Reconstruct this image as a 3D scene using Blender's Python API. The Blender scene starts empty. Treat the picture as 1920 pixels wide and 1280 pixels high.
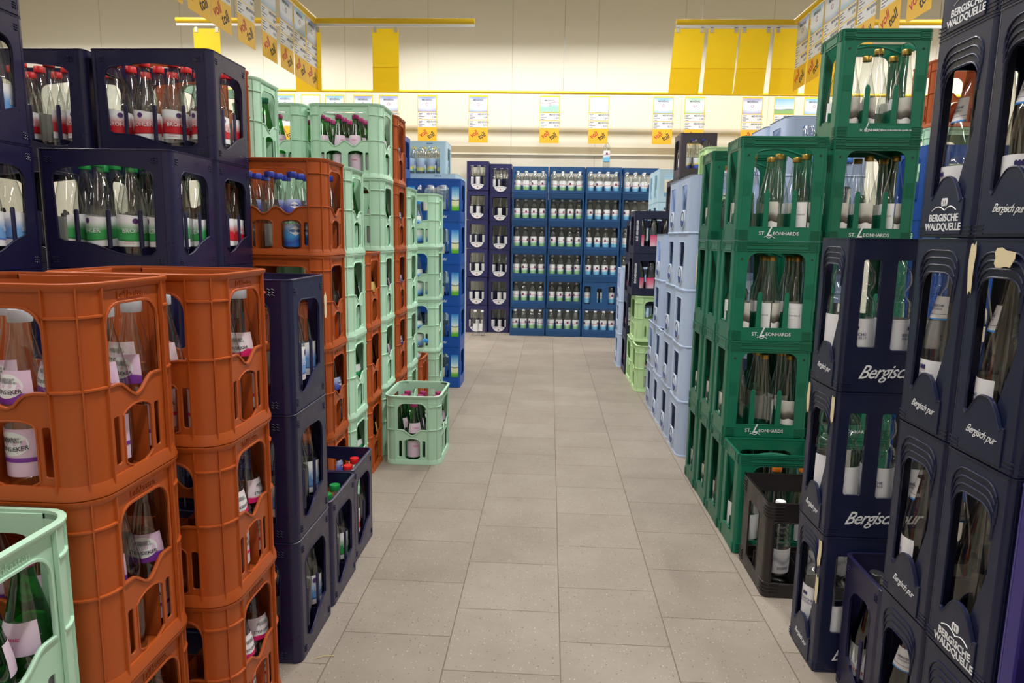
import bpy, bmesh, math, random
from mathutils import Matrix, Vector
random.seed(7)
SC = bpy.context.scene
C = SC.collection
PI = math.pi

# ------------------------------------------------------------------ camera
cam_d = bpy.data.cameras.new('camera'); cam_d.sensor_width = 36; cam_d.lens = 24.0
cam = bpy.data.objects.new('camera', cam_d); C.objects.link(cam)
R3 = Matrix(((0.99832275, -0.02465857, 0.05237981), (0.05551617, 0.15112735, -0.98695414), (0.01642086, 0.9882067, 0.15224282)))
cam.matrix_world = Matrix.Translation((0, 0, 1.10)) @ R3.to_4x4()
cam_d.clip_start = 0.05
SC.camera = cam
SC.view_settings.view_transform = 'Standard'; SC.view_settings.look = 'None'
SC.view_settings.gamma = 1; SC.view_settings.use_curve_mapping = False
SC.view_settings.exposure = 0.0
try: SC.cycles.transparent_max_bounces = 40
except Exception: pass

# ------------------------------------------------------------------ world + lamps
w = bpy.data.worlds.new('world'); SC.world = w; w.use_nodes = True
w.node_tree.nodes['Background'].inputs[0].default_value = (1, .98, .95, 1)
w.node_tree.nodes['Background'].inputs[1].default_value = 0.12

# ------------------------------------------------------------------ colours and materials
def lin(r, g, b):
    f = lambda c: (c/255/12.92) if c/255 <= .04045 else ((c/255+.055)/1.055)**2.4
    return (f(r), f(g), f(b), 1)
MATS = {}
def mat(name, col, rough=.45, metal=0, emit=0, noise=0, bump=0, spec=.5):
    if name in MATS: return MATS[name]
    m = bpy.data.materials.new(name); m.use_nodes = True; nt = m.node_tree; b = nt.nodes['Principled BSDF']
    b.inputs['Base Color'].default_value = col; b.inputs['Roughness'].default_value = rough
    b.inputs['Metallic'].default_value = metal; b.inputs['Specular IOR Level'].default_value = spec
    if emit: b.inputs['Emission Color'].default_value = col; b.inputs['Emission Strength'].default_value = emit
    if noise or bump:
        tc = nt.nodes.new('ShaderNodeTexCoord'); n = nt.nodes.new('ShaderNodeTexNoise')
        n.inputs['Scale'].default_value = 22; n.inputs['Detail'].default_value = 5
        nt.links.new(tc.outputs['Object'], n.inputs['Vector'])
        if noise:
            r = nt.nodes.new('ShaderNodeMapRange'); r.inputs[1].default_value = .3; r.inputs[2].default_value = .7
            r.inputs[3].default_value = max(.05, rough-noise); r.inputs[4].default_value = rough+noise
            nt.links.new(n.outputs['Fac'], r.inputs[0]); nt.links.new(r.outputs[0], b.inputs['Roughness'])
            oi = nt.nodes.new('ShaderNodeObjectInfo'); mx = nt.nodes.new('ShaderNodeMixRGB'); mx.blend_type = 'MULTIPLY'
            mr = nt.nodes.new('ShaderNodeMapRange'); mr.inputs[3].default_value = .86; mr.inputs[4].default_value = 1.06
            mx.inputs[0].default_value = 1; mx.inputs[1].default_value = col
            nt.links.new(oi.outputs['Random'], mr.inputs[0]); nt.links.new(mr.outputs[0], mx.inputs[2]); nt.links.new(mx.outputs[0], b.inputs['Base Color'])
        if bump:
            bp = nt.nodes.new('ShaderNodeBump'); bp.inputs['Strength'].default_value = bump; bp.inputs['Distance'].default_value = .002
            nt.links.new(n.outputs['Fac'], bp.inputs['Height']); nt.links.new(bp.outputs[0], b.inputs['Normal'])
    MATS[name] = m; return m

def glass(name, tint, edge, gloss=.045, body=0.0, bodycol=(0, 0, 0, 1)):
    """thin-walled bottle glass: see-through, darker at grazing view where the wall is thicker, fresnel reflection"""
    if name in MATS: return MATS[name]
    m = bpy.data.materials.new(name); m.use_nodes = True; nt = m.node_tree; nt.nodes.clear()
    out = nt.nodes.new('ShaderNodeOutputMaterial'); tr = nt.nodes.new('ShaderNodeBsdfTransparent'); gl = nt.nodes.new('ShaderNodeBsdfGlossy')
    mix = nt.nodes.new('ShaderNodeMixShader'); fr = nt.nodes.new('ShaderNodeMath'); fr.operation = 'POWER'; fr.inputs[1].default_value = 5.0
    lw = nt.nodes.new('ShaderNodeLayerWeight'); lw.inputs[0].default_value = .35
    mc = nt.nodes.new('ShaderNodeMixRGB'); mc.inputs[1].default_value = tint; mc.inputs[2].default_value = edge
    pw = nt.nodes.new('ShaderNodeMath'); pw.operation = 'POWER'; pw.inputs[1].default_value = 2.4
    nt.links.new(lw.outputs['Facing'], pw.inputs[0]); nt.links.new(pw.outputs[0], mc.inputs[0]); nt.links.new(mc.outputs[0], tr.inputs[0])
    gl.inputs['Roughness'].default_value = gloss
    ad = nt.nodes.new('ShaderNodeMath'); ad.operation = 'MULTIPLY_ADD'; ad.inputs[1].default_value = .85; ad.inputs[2].default_value = .13; lw2 = nt.nodes.new('ShaderNodeLayerWeight'); lw2.inputs[0].default_value = .5; nt.links.new(lw2.outputs['Facing'], fr.inputs[0]); ad.use_clamp = True
    nt.links.new(fr.outputs[0], ad.inputs[0])
    nt.links.new(ad.outputs[0], mix.inputs[0]); nt.links.new(tr.outputs[0], mix.inputs[1]); nt.links.new(gl.outputs[0], mix.inputs[2])
    nt.links.new(mix.outputs[0], out.inputs[0])
    MATS[name] = m; return m

def ramp_mat(name, stops, wave=0.0, axis='v', back=(.42, .41, .39, 1), interp='LINEAR', rough=.5, freq=1.0):
    """printed paper: colour ramp along the label's UV, optional wavy edge, grey-white paper back"""
    if name in MATS: return MATS[name]
    m = bpy.data.materials.new(name); m.use_nodes = True; nt = m.node_tree; b = nt.nodes['Principled BSDF']; b.inputs['Roughness'].default_value = rough
    uv = nt.nodes.new('ShaderNodeUVMap'); sp = nt.nodes.new('ShaderNodeSeparateXYZ'); nt.links.new(uv.outputs[0], sp.inputs[0])
    s = nt.nodes.new('ShaderNodeMath'); s.operation = 'MULTIPLY'; s.inputs[1].default_value = 2*PI*freq; nt.links.new(sp.outputs[0], s.inputs[0])
    s2 = nt.nodes.new('ShaderNodeMath'); s2.operation = 'SINE'; nt.links.new(s.outputs[0], s2.inputs[0])
    s3 = nt.nodes.new('ShaderNodeMath'); s3.operation = 'MULTIPLY_ADD'; s3.inputs[1].default_value = wave
    nt.links.new(s2.outputs[0], s3.inputs[0]); nt.links.new(sp.outputs[1 if axis == 'v' else 0], s3.inputs[2])
    cr = nt.nodes.new('ShaderNodeValToRGB'); cr.color_ramp.interpolation = interp
    while len(cr.color_ramp.elements) < len(stops): cr.color_ramp.elements.new(.5)
    for e, (p, c) in zip(cr.color_ramp.elements, stops): e.position = p; e.color = c
    nt.links.new(s3.outputs[0], cr.inputs[0])
    g = nt.nodes.new('ShaderNodeNewGeometry'); mx = nt.nodes.new('ShaderNodeMixRGB'); mx.inputs[2].default_value = back
    nt.links.new(g.outputs['Backfacing'], mx.inputs[0]); nt.links.new(cr.outputs[0], mx.inputs[1]); nt.links.new(mx.outputs[0], b.inputs['Base Color'])
    MATS[name] = m; return m

ORANGE = mat('orange_plastic', lin(178, 82, 28), .40, noise=.06, bump=.04)
MINT = mat('mint_plastic', lin(192, 232, 206), .42, noise=.06, bump=.04)
MINTY = mat('pale_green_plastic', lin(196, 228, 172), .42, noise=.06, bump=.04)
NAVY = mat('navy_plastic', lin(31, 28, 66), .33, noise=.06, bump=.03)
BERGN = mat('dark_blue_plastic', lin(24, 31, 62), .36, noise=.08, bump=.08)
GREEN = mat('dark_green_plastic', lin(14, 108, 82), .38, noise=.06, bump=.08)
SKY = mat('light_blue_plastic', lin(188, 206, 240), .42, noise=.06)
BLUE = mat('royal_blue_plastic', lin(10, 78, 170), .36, noise=.06)
CYAN = mat('pale_cyan_plastic', lin(190, 222, 240), .42, noise=.05)
TEAL = mat('steel_blue_plastic', lin(34, 82, 136), .4, noise=.06)
INDIGO = mat('indigo_plastic', lin(44, 44, 96), .4, noise=.06)
GREYP = mat('anthracite_plastic', lin(66, 60, 70), .45, noise=.08)
BLACKP = mat('black_plastic', lin(40, 35, 36), .38, noise=.08)
PURPLE = mat('purple_plastic', lin(62, 50, 130), .4, noise=.06)
WHITE = mat('white_print', lin(232, 234, 238), .5)
PAPER = mat('white_paper', lin(236, 236, 240), .6)
CREAMP = mat('torn_cream_sticker', lin(228, 214, 176), .7)
DARK = mat('dark_ink', lin(40, 38, 46), .6)
GREYINK = mat('grey_ink', lin(120, 120, 130), .6)
REDINK = mat('red_ink', lin(196, 54, 52), .55)
NAVYINK = mat('navy_ink', lin(44, 36, 100), .55)
VIOLET = mat('violet_ink', lin(116, 50, 150), .55)
PINKINK = mat('pink_ink', lin(224, 40, 120), .55)
YELL = mat('yellow_lacquer', lin(246, 206, 40), .35)
def card_mat(name, col):
    m = mat(name, col, .45); nt = m.node_tree; b = nt.nodes['Principled BSDF']; t = nt.nodes.new('ShaderNodeBsdfTranslucent'); t.inputs[0].default_value = (1, .88, .16, 1)
    x = nt.nodes.new('ShaderNodeMixShader'); x.inputs[0].default_value = .5; nt.links.new(b.outputs[0], x.inputs[1]); nt.links.new(t.outputs[0], x.inputs[2]); nt.links.new(x.outputs[0], nt.nodes['Material Output'].inputs[0]); return m
YELS = card_mat('yellow_card', lin(255, 222, 50))
YELD = card_mat('yellow_card_reflection_tone', lin(250, 208, 26))  # deeper yellow paints the reflection on the lower part of each card
VOLL = mat('orange_yellow_card', lin(240, 188, 52), .5)
GOLD = mat('gold_metal', lin(196, 160, 84), .35, metal=.8)
SILV = mat('silver_metal', lin(190, 190, 190), .3, metal=1)
CAP = {n: mat(n+'_cap_plastic', c, .4) for n, c in dict(red=lin(214, 30, 34), green=lin(24, 140, 66), blue=lin(34, 58, 160), magenta=lin(160, 34, 104), teal=lin(16, 120, 96), grey=lin(170, 174, 182), white=lin(230, 230, 232), darkblue=lin(40, 32, 110), orange=lin(240, 130, 30), yellow=lin(224, 200, 60), skyblue=lin(50, 140, 215)).items()}
G_CLEAR = glass('clear_glass', (.95, .965, .955, 1), (.30, .34, .33, 1))
G_DARKC = glass('smoky_clear_glass', (.88, .87, .84, 1), (.24, .23, .21, 1))
G_GREEN = glass('green_glass', (.10, .52, .13, 1), (.01, .14, .03, 1))
G_BROWN = glass('dark_glass', (.30, .29, .30, 1), (.05, .05, .06, 1))
G_PET = glass('clear_pet_plastic', (.92, .945, .955, 1), (.34, .42, .46, 1), gloss=.08)

# ------------------------------------------------------------------ mesh builder
class MB:
    def __init__(s): s.v = []; s.f = []; s.uv = {}
    def add(s, vs, fs, fn=None):
        o = len(s.v); s.v += [tuple(fn(*p)) if fn else tuple(p) for p in vs]; s.f += [tuple(i+o for i in f) for f in fs]; return s
    def box(s, x0, x1, y0, y1, z0, z1, fn=None):
        vs = [(x, y, z) for z in (z0, z1) for y in (y0, y1) for x in (x0, x1)]
        return s.add(vs, [(0, 2, 3, 1), (4, 5, 7, 6), (0, 1, 5, 4), (2, 6, 7, 3), (0, 4, 6, 2), (1, 3, 7, 5)], fn)
    def quadpatch(s, grid, uvs):
        o = len(s.v); n = len(grid); k = len(grid[0])
        for r in grid: s.v += [tuple(p) for p in r]
        for i in range(n-1):
            for j in range(k-1):
                s.uv[len(s.f)] = [uvs[i][j], uvs[i][j+1], uvs[i+1][j+1], uvs[i+1][j]]
                s.f.append((o+i*k+j, o+i*k+j+1, o+(i+1)*k+j+1, o+(i+1)*k+j))
        return s
    def sweep(s, path, prof, closed):
        """path: (x,y,nx,ny); prof: (outward offset, z)"""
        vs = [(x+nx*o, y+ny*o, z) for (x, y, nx, ny) in path for (o, z) in prof]; k = len(prof); n = len(path); fs = []
        for i in range(n if closed else n-1):
            a = i*k; b = ((i+1) % n)*k
            for j in range(k): fs.append((a+j, b+j, b+(j+1) % k, a+(j+1) % k))
        if not closed: fs += [tuple(range(k)), tuple((n-1)*k+j for j in range(k))[::-1]]
        return s.add(vs, fs)
    def lathe(s, prof, seg=24, fn=None, cap=True):
        vs = []; fs = []
        for r, z in prof:
            for i in range(seg): a = 2*PI*i/seg; vs.append((r*math.cos(a), r*math.sin(a), z))
        for j in range(len(prof)-1):
            for i in range(seg):
                k = (i+1) % seg; fs.append((j*seg+i, j*seg+k, (j+1)*seg+k, (j+1)*seg+i))
        if cap: fs += [tuple(range(seg))[::-1], tuple((len(prof)-1)*seg+i for i in range(seg))]
        return s.add(vs, fs, fn)
    def tube(s, pts, r, seg=6):
        path = []
        for i, p in enumerate(pts):
            a = Vector(pts[max(0, i-1)]); b = Vector(pts[min(len(pts)-1, i+1)]); d = (b-a).normalized()
            u = d.cross(Vector((0, 0, 1))) if abs(d.z) < .95 else d.cross(Vector((1, 0, 0))); u.normalize(); v = d.cross(u)
            path.append([tuple(Vector(p)+r*(math.cos(2*PI*k/seg)*u+math.sin(2*PI*k/seg)*v)) for k in range(seg)])
        vs = [q for ring in path for q in ring]; fs = []
        for i in range(len(path)-1):
            for k in range(seg): fs.append((i*seg+k, i*seg+(k+1) % seg, (i+1)*seg+(k+1) % seg, (i+1)*seg+k))
        fs += [tuple(range(seg))[::-1], tuple((len(path)-1)*seg+k for k in range(seg))]
        return s.add(vs, fs)
    def build(s, name, m, parent=None, recalc=True, angle=35):
        me = bpy.data.meshes.new(name); me.from_pydata(s.v, [], s.f)
        if s.uv:
            ul = me.uv_layers.new(name='UVMap')
            for p in me.polygons:
                if p.index in s.uv:
                    for li, q in zip(p.loop_indices, s.uv[p.index]): ul.data[li].uv = q
        elif recalc:
            bm = bmesh.new(); bm.from_mesh(me); bmesh.ops.recalc_face_normals(bm, faces=bm.faces); bm.to_mesh(me); bm.free()
        me.materials.append(m)
        for p in me.polygons: p.use_smooth = True
        try: me.set_sharp_from_angle(angle=math.radians(angle))
        except Exception: pass
        o = bpy.data.objects.new(name, me); C.objects.link(o)
        if parent: o.parent = parent
        return o

def curve_poly(outer, holes, t, bev=.0008):
    """filled 2D outline with holes, thickness t -> (verts, faces), depth from -t to 0"""
    cu = bpy.data.curves.new('c', 'CURVE'); cu.dimensions = '2D'; cu.fill_mode = 'BOTH'
    cu.extrude = max(1e-5, t/2-bev); cu.bevel_depth = bev; cu.bevel_resolution = 0; cu.offset = -bev
    for pl in [outer]+list(holes):
        sp = cu.splines.new('POLY'); sp.points.add(len(pl)-1); sp.use_cyclic_u = True
        for p, (x, y) in zip(sp.points, pl): p.co = (x, y, 0, 1)
    ob = bpy.data.objects.new('c', cu); me = ob.to_mesh()
    vs = [(v.co.x, v.co.y, v.co.z-t/2) for v in me.vertices]; fs = [tuple(p.vertices) for p in me.polygons]
    ob.to_mesh_clear(); bpy.data.objects.remove(ob); bpy.data.curves.remove(cu)
    return vs, fs

TXT = {}
def text_geo(s, size=1.0, shear=0, bold=0, extrude=.0004, space=1.0, sx=1.0):
    key = (s, size, shear, bold, extrude, space, sx)
    if key in TXT: return TXT[key]
    cu = bpy.data.curves.new('t', 'FONT'); cu.body = s; cu.size = size; cu.shear = shear; cu.offset = bold*size; cu.extrude = extrude; cu.resolution_u = 2
    cu.align_x = 'CENTER'; cu.align_y = 'CENTER'; cu.space_character = space
    ob = bpy.data.objects.new('t', cu); me = ob.to_mesh()
    vs = [(v.co.x*sx, v.co.y, v.co.z) for v in me.vertices]; fs = [tuple(p.vertices) for p in me.polygons]
    ob.to_mesh_clear(); bpy.data.objects.remove(ob); bpy.data.curves.remove(cu)
    TXT[key] = (vs, fs); return TXT[key]

def arc(cx, cy, r, a0, a1, n=5):
    return [(cx+r*math.cos(math.radians(a0+(a1-a0)*i/n)), cy+r*math.sin(math.radians(a0+(a1-a0)*i/n))) for i in range(n+1)]
def rrect(x0, x1, y0, y1, r, rt=None, n=4):
    rt = r if rt is None else rt
    return arc(x0+r, y0+r, r, 180, 270, n)+arc(x1-r, y0+r, r, 270, 360, n)+arc(x1-rt, y1-rt, rt, 0, 90, n)+arc(x0+rt, y1-rt, rt, 90, 180, n)
def rect(x0, x1, y0, y1): return [(x0, y0), (x1, y0), (x1, y1), (x0, y1)]
def offset(poly, d):
    n = len(poly); out = []
    A = sum(poly[i][0]*poly[(i+1) % n][1]-poly[(i+1) % n][0]*poly[i][1] for i in range(n)); sg = 1 if A > 0 else -1
    for i in range(n):
        p0, p1, p2 = poly[i-1], poly[i], poly[(i+1) % n]
        def nr(a, b):
            dx, dy = b[0]-a[0], b[1]-a[1]; l = math.hypot(dx, dy) or 1; return dy/l*sg, -dx/l*sg
        n1 = nr(p0, p1); n2 = nr(p1, p2); mx, my = n1[0]+n2[0], n1[1]+n2[1]; l2 = mx*mx+my*my or 1
        k = min(2*d/l2, 1.6*d/math.sqrt(l2)) if d > 0 else 2*d/l2
        out.append((p1[0]+mx*k, p1[1]+my*k))
    return out
def smooth(pts, n=2):
    for _ in range(n):
        q = []
        for i in range(len(pts)-1):
            a, b = pts[i], pts[i+1]; q += [(a[0]*.75+b[0]*.25, a[1]*.75+b[1]*.25), (a[0]*.25+b[0]*.75, a[1]*.25+b[1]*.75)]
        pts = [pts[0]]+q+[pts[-1]]
    return pts
def loop_path(W, D, r, n=6):
    P = []
    for cx, cy, a in ((W/2-r, -D/2+r, -90), (W/2-r, D/2-r, 0), (-W/2+r, D/2-r, 90), (-W/2+r, -D/2+r, 180)):
        for i in range(n+1):
            t = math.radians(a+90*i/n); c, s_ = math.cos(t), math.sin(t); P.append((cx+r*c, cy+r*s_, c, s_))
    return P
def corner_paths(W, D, r, ex, ey, n=6):
    """four open paths round the corners, running ex along the x face and ey along the y face beyond the arc"""
    P = loop_path(W, D, r, n); out = []
    for k in range(4):
        seg = P[k*(n+1):(k+1)*(n+1)]
        e0, e1 = (ex, ey) if k % 2 == 0 else (ey, ex)
        a, b = seg[0], seg[-1]
        seg = [(a[0]+a[3]*e0, a[1]-a[2]*e0, a[2], a[3])]+seg+[(b[0]-b[3]*e1, b[1]+b[2]*e1, b[2], b[3])]
        out.append(seg)
    return out
def face_fn(face, W, D):
    return {'front': lambda u, z, d: (u, -D/2-d, z), 'back': lambda u, z, d: (-u, D/2+d, z),
            'right': lambda u, z, d: (W/2+d, u, z), 'left': lambda u, z, d: (-W/2-d, -u, z)}[face]
def panel(mb, face, W, D, outer, holes, t, dd=0, bev=.0008):
    vs, fs = curve_poly(outer, holes, t, bev); fn = face_fn(face, W, D); mb.add(vs, fs, lambda u, z, d: fn(u, z, d+dd))
def bead(mb, face, W, D, hole, wd, t, dd):
    vs, fs = curve_poly(offset(hole, wd), [hole], t, .0005); fn = face_fn(face, W, D); mb.add(vs, fs, lambda u, z, d: fn(u, z, d+dd))
def letters(mb, face, W, D, s, u0, z0, size, dd, rot=0, **k):
    vs, fs = text_geo(s, size, **k); fn = face_fn(face, W, D); c, sn = math.cos(rot), math.sin(rot)
    mb.add(vs, fs, lambda x, y, d: fn(u0+x*c-y*sn, z0+x*sn+y*c, d+dd))
def boxf(mb, face, W, D, u0, u1, z0, z1, d0, d1):
    fn = face_fn(face, W, D); mb.box(u0, u1, z0, z1, d0, d1, lambda u, z, d: fn(u, z, d))

# ------------------------------------------------------------------ objects
def empty(name, loc=(0, 0, 0)):
    o = bpy.data.objects.new(name, None); o.empty_display_size = .05; C.objects.link(o); o.location = loc; return o
def tag(o, label, cat, group=None):
    n = len(label.split())
    if n > 16 or n < 4: print('LABEL WORDS', n, label)
    o['label'] = label; o['category'] = cat
    if group: o['group'] = group
    return o
PROTO = {}
USED = set()
KIDS = {}
def kids(o):
    if o not in KIDS: KIDS[o] = [c for c in bpy.data.objects if c.parent == o]
    return KIDS[o]
def dup(o, parent=None):
    c = o.copy(); C.objects.link(c)
    for k in ('label', 'category', 'group'):
        if parent is None and k in c: del c[k]
    if parent: c.parent = parent
    for ch in kids(o): dup(ch, c)
    return c
def inst(key, loc, rz=0, tilt=None):
    o = PROTO[key]
    if key in USED: o = dup(o)
    USED.add(key)
    o.location = loc; o.rotation_euler = tilt if tilt else (0, 0, rz)
    return o

# ================================================================== CRATES
def divider(root, m, W, D, nx, ny, z0, z1, t=.002, inset=.008, posts=None):
    mb = MB(); x0, x1, y0, y1 = -W/2+inset, W/2-inset, -D/2+inset, D/2-inset
    for i in range(1, nx): x = x0+(x1-x0)*i/nx; mb.box(x-t/2, x+t/2, y0, y1, z0, z1)
    for j in range(1, ny): y = y0+(y1-y0)*j/ny; mb.box(x0, x1, y-t/2, y+t/2, z0, z1)
    if posts:
        for i in range(1, nx):
            x = x0+(x1-x0)*i/nx
            for y in (y0+.004, y1-.004): mb.lathe([(.007, z1-.002), (.007, posts-.006), (.005, posts-.001), (.002, posts)], 10, lambda a, b, c, x=x, y=y: (x+a, y+b*.6, c))
        for j in range(1, ny):
            y = y0+(y1-y0)*j/ny
            for x in (x0+.004, x1-.004): mb.lathe([(.007, z1-.002), (.007, posts-.006), (.005, posts-.001), (.002, posts)], 10, lambda a, b, c, x=x, y=y: (x+a*.6, y+b, c))
    return mb.build('divider', m, root)
def base_slab(mb, W, D, r=.02):
    mb.sweep(loop_path(W-.008, D-.008, r), [(0, .003), (0, .007), (-min(W, D)/2+.012, .007), (-min(W, D)/2+.012, .003)], True)
    mb.box(-W/2+.03, W/2-.03, -.02, .02, .003, .0068)

def crate_gdb(key, m):
    W, D, H = .342, .259, .3375; root = empty('bottle_crate'); mb = MB(); r = .045; cw = .052
    wl = W/2-cw; ws = D/2-cw+.004
    # long face: window with two dips, two bottle windows, two slits
    a, b = -.112, .112; q = .052
    bot = smooth([(a, .172), (-.086, .172), (-.070, .166), (-q, .146), (-q+.02, .150), (-.012, .170), (.012, .170), (q-.02, .150), (q, .146), (.070, .166), (.086, .172), (b, .172)], 1)
    win = bot+arc(b-.035, .300-.035, .035, 0, 90, 5)+arc(a+.035, .300-.035, .035, 90, 180, 5)
    lows = []
    for c in (-q, q): lows.append([(c-.036, .030)]+smooth([(c-.030, .026), (c-.016, .020), (c+.016, .020), (c+.030, .026)], 1)+[(c+.036, .030), (c+.036, .112)]+smooth([(c+.03, .119), (c+.016, .124), (c-.016, .124), (c-.03, .119)], 1)+[(c-.036, .112)])
    sl = [rrect(-.112, -.098, .036, .116, .004), rrect(.098, .112, .036, .116, .004)]
    for f in ('front', 'back'):
        panel(mb, f, W, D, rect(-wl-.004, wl+.004, .004, H-.004), [win]+lows+sl, .0035)
        bead(mb, f, W, D, win, .0045, .006, .0032)
        for h in lows: bead(mb, f, W, D, h, .003, .004, .0015)
    # short face: one dip, one bottle window, two slits
    c2 = .070
    bot = smooth([(-c2, .172), (-.046, .172), (-.036, .168), (-.008, .145), (.008, .145), (.036, .168), (.046, .172), (c2, .172)], 1)
    win2 = bot+arc(c2-.035, .300-.035, .035, 0, 90, 5)+arc(-c2+.035, .300-.035, .035, 90, 180, 5)
    low2 = [(-.038, .034)]+smooth([(-.030, .028), (-.012, .021), (.012, .021), (.030, .028)], 1)+[(.038, .034), (.038, .114)]+smooth([(.03, .120), (.012, .126), (-.012, .126), (-.03, .120)], 1)+[(-.038, .114)]
    sl2 = [rrect(-.064, -.050, .036, .116, .004), rrect(.050, .064, .036, .116, .004)]
    for f in ('left', 'right'):
        panel(mb, f, W, D, rect(-ws-.004, ws+.004, .004, H-.004), [win2, low2]+sl2, .0035)
        bead(mb, f, W, D, win2, .0045, .006, .0032); bead(mb, f, W, D, low2, .003, .004, .0015)
    for p in corner_paths(W, D, r, cw-r, cw-r-.004):
        mb.sweep(p, [(-.002, .004), (.003, .004), (.003, H-.004), (-.002, H-.004)], False)
        for z in (.172, .286): mb.sweep(p, [(.002, z-.0028), (.0075, z-.0015), (.0075, z+.0015), (.002, z+.0028)], False)
        L = len(p)
        for i in (0, L//2, L-1):
            x, y, nx, ny = p[i]; tx, ty = -ny, nx
            q4 = []
            for z in (.006, H-.006):
                for (o, s_) in ((.001, -.0018), (.0075, -.0012), (.0075, .0012), (.001, .0018)): q4.append((x+nx*o+tx*s_, y+ny*o+ty*s_, z))
            mb.add(q4, [(0, 1, 2, 3), (7, 6, 5, 4), (0, 4, 5, 1), (1, 5, 6, 2), (2, 6, 7, 3), (3, 7, 4, 0)])
    lp = loop_path(W, D, r)
    mb.sweep(lp, [(-.002, H-.012), (.004, H-.012), (.009, H-.004), (.009, H), (.006, H+.001), (-.002, H+.001)], True)
    mb.sweep(lp, [(-.003, .0), (.0095, .0), (.0095, .004), (.004, .022), (-.002, .022)], True)
    base_slab(mb, W, D, .04)
    mb.build('shell', m, root)
    divider(root, m, W, D, 4, 3, .008, .112)
    lb = MB()
    for f in ('left', 'right'): letters(lb, f, W, D, 'Leihkasten', 0, .314, .017, .0008, bold=.01, extrude=.0009)
    for f in ('front', 'back'): letters(lb, f, W, D, 'GDB Leihkasten', 0, .314, .012, .0008, extrude=.0007)
    lb.build('embossed_lettering', m, root)
    PROTO[key] = root

def waves(mb, face, W, D, u, z, sx=.020):
    fn = face_fn(face, W, D)
    for k in (-1, 0, 1):
        pts = [fn(u+sx*(i/8-.5), z+k*.0065+.0018*math.sin(i*PI/2), .001) for i in range(9)]
        mb.tube(pts, .0011, 5)
def crate_wave(key, m, W=.386, D=.258, H=.329, nx=4, ny=3):
    root = empty('bottle_crate'); mb = MB(); r = .022; w1 = W/2-r; d1 = D/2-r
    a, b = -W/2+.047, W/2-.050
    bot = [(a+.006, .086)]+smooth([(a+.02, .078), (a+.09, .074), ((a+b)/2-.01, .060), (b-.11, .044), (b-.06, .038), (b-.02, .040)], 2)+[(b-.004, .052)]
    win = bot+[(b, .24)]+arc(b-.03, .275-.03, .03, 20, 80, 4)+smooth([(b-.05, .277), (0, .288), (a+.05, .277)], 2)+arc(a+.03, .275-.03, .03, 100, 180, 4)
    for f in ('front', 'back'):
        panel(mb, f, W, D, rect(-w1, w1, .0004, H), [win], .006, bev=.0015); bead(mb, f, W, D, win, .003, .003, .001)
        for u in (-W/2+.040, W/2-.044):
            for z in (.024, H-.030): waves(mb, f, W, D, u, z)
    c = D/2-.052
    bot2 = [(-c, .080)]+smooth([(-c, .055), (-c+.02, .038), (-.02, .050), (.02, .076), (c-.03, .086)], 2)+[(c-.005, .094)]
    win2 = bot2+[(c, .23)]+arc(c-.04, .272-.04, .04, 10, 85, 5)+arc(-c+.03, .275-.03, .03, 95, 180, 5)
    for f in ('right', 'left'):
        ff = [(-x, z) for x, z in win2][::-1] if f == 'left' else win2
        panel(mb, f, W, D, rect(-d1, d1, .0004, H), [ff], .006, bev=.0015); bead(mb, f, W, D, ff, .003, .003, .001)
        for u in (-D/2+.034, D/2-.034):
            for z in (.024, H-.030): waves(mb, f, W, D, u, z, .014)
    for p in corner_paths(W, D, r, 0, 0): mb.sweep(p, [(-.006, .0004), (0, .0004), (0, H), (-.006, H)], False)
    lp = loop_path(W, D, r); mb.sweep(lp, [(-.007, H-.004), (.001, H-.004), (.0015, H-.001), (-.001, H+.0005), (-.007, H+.0005)], True)
    mb.sweep(lp, [(-.006, 0), (-.002, 0), (0, .004), (-.006, .004)], True)
    base_slab(mb, W, D)
    mb.build('shell', m, root); divider(root, m, W, D, nx, ny, .006, .060, posts=.165)
    PROTO[key] = root

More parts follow.
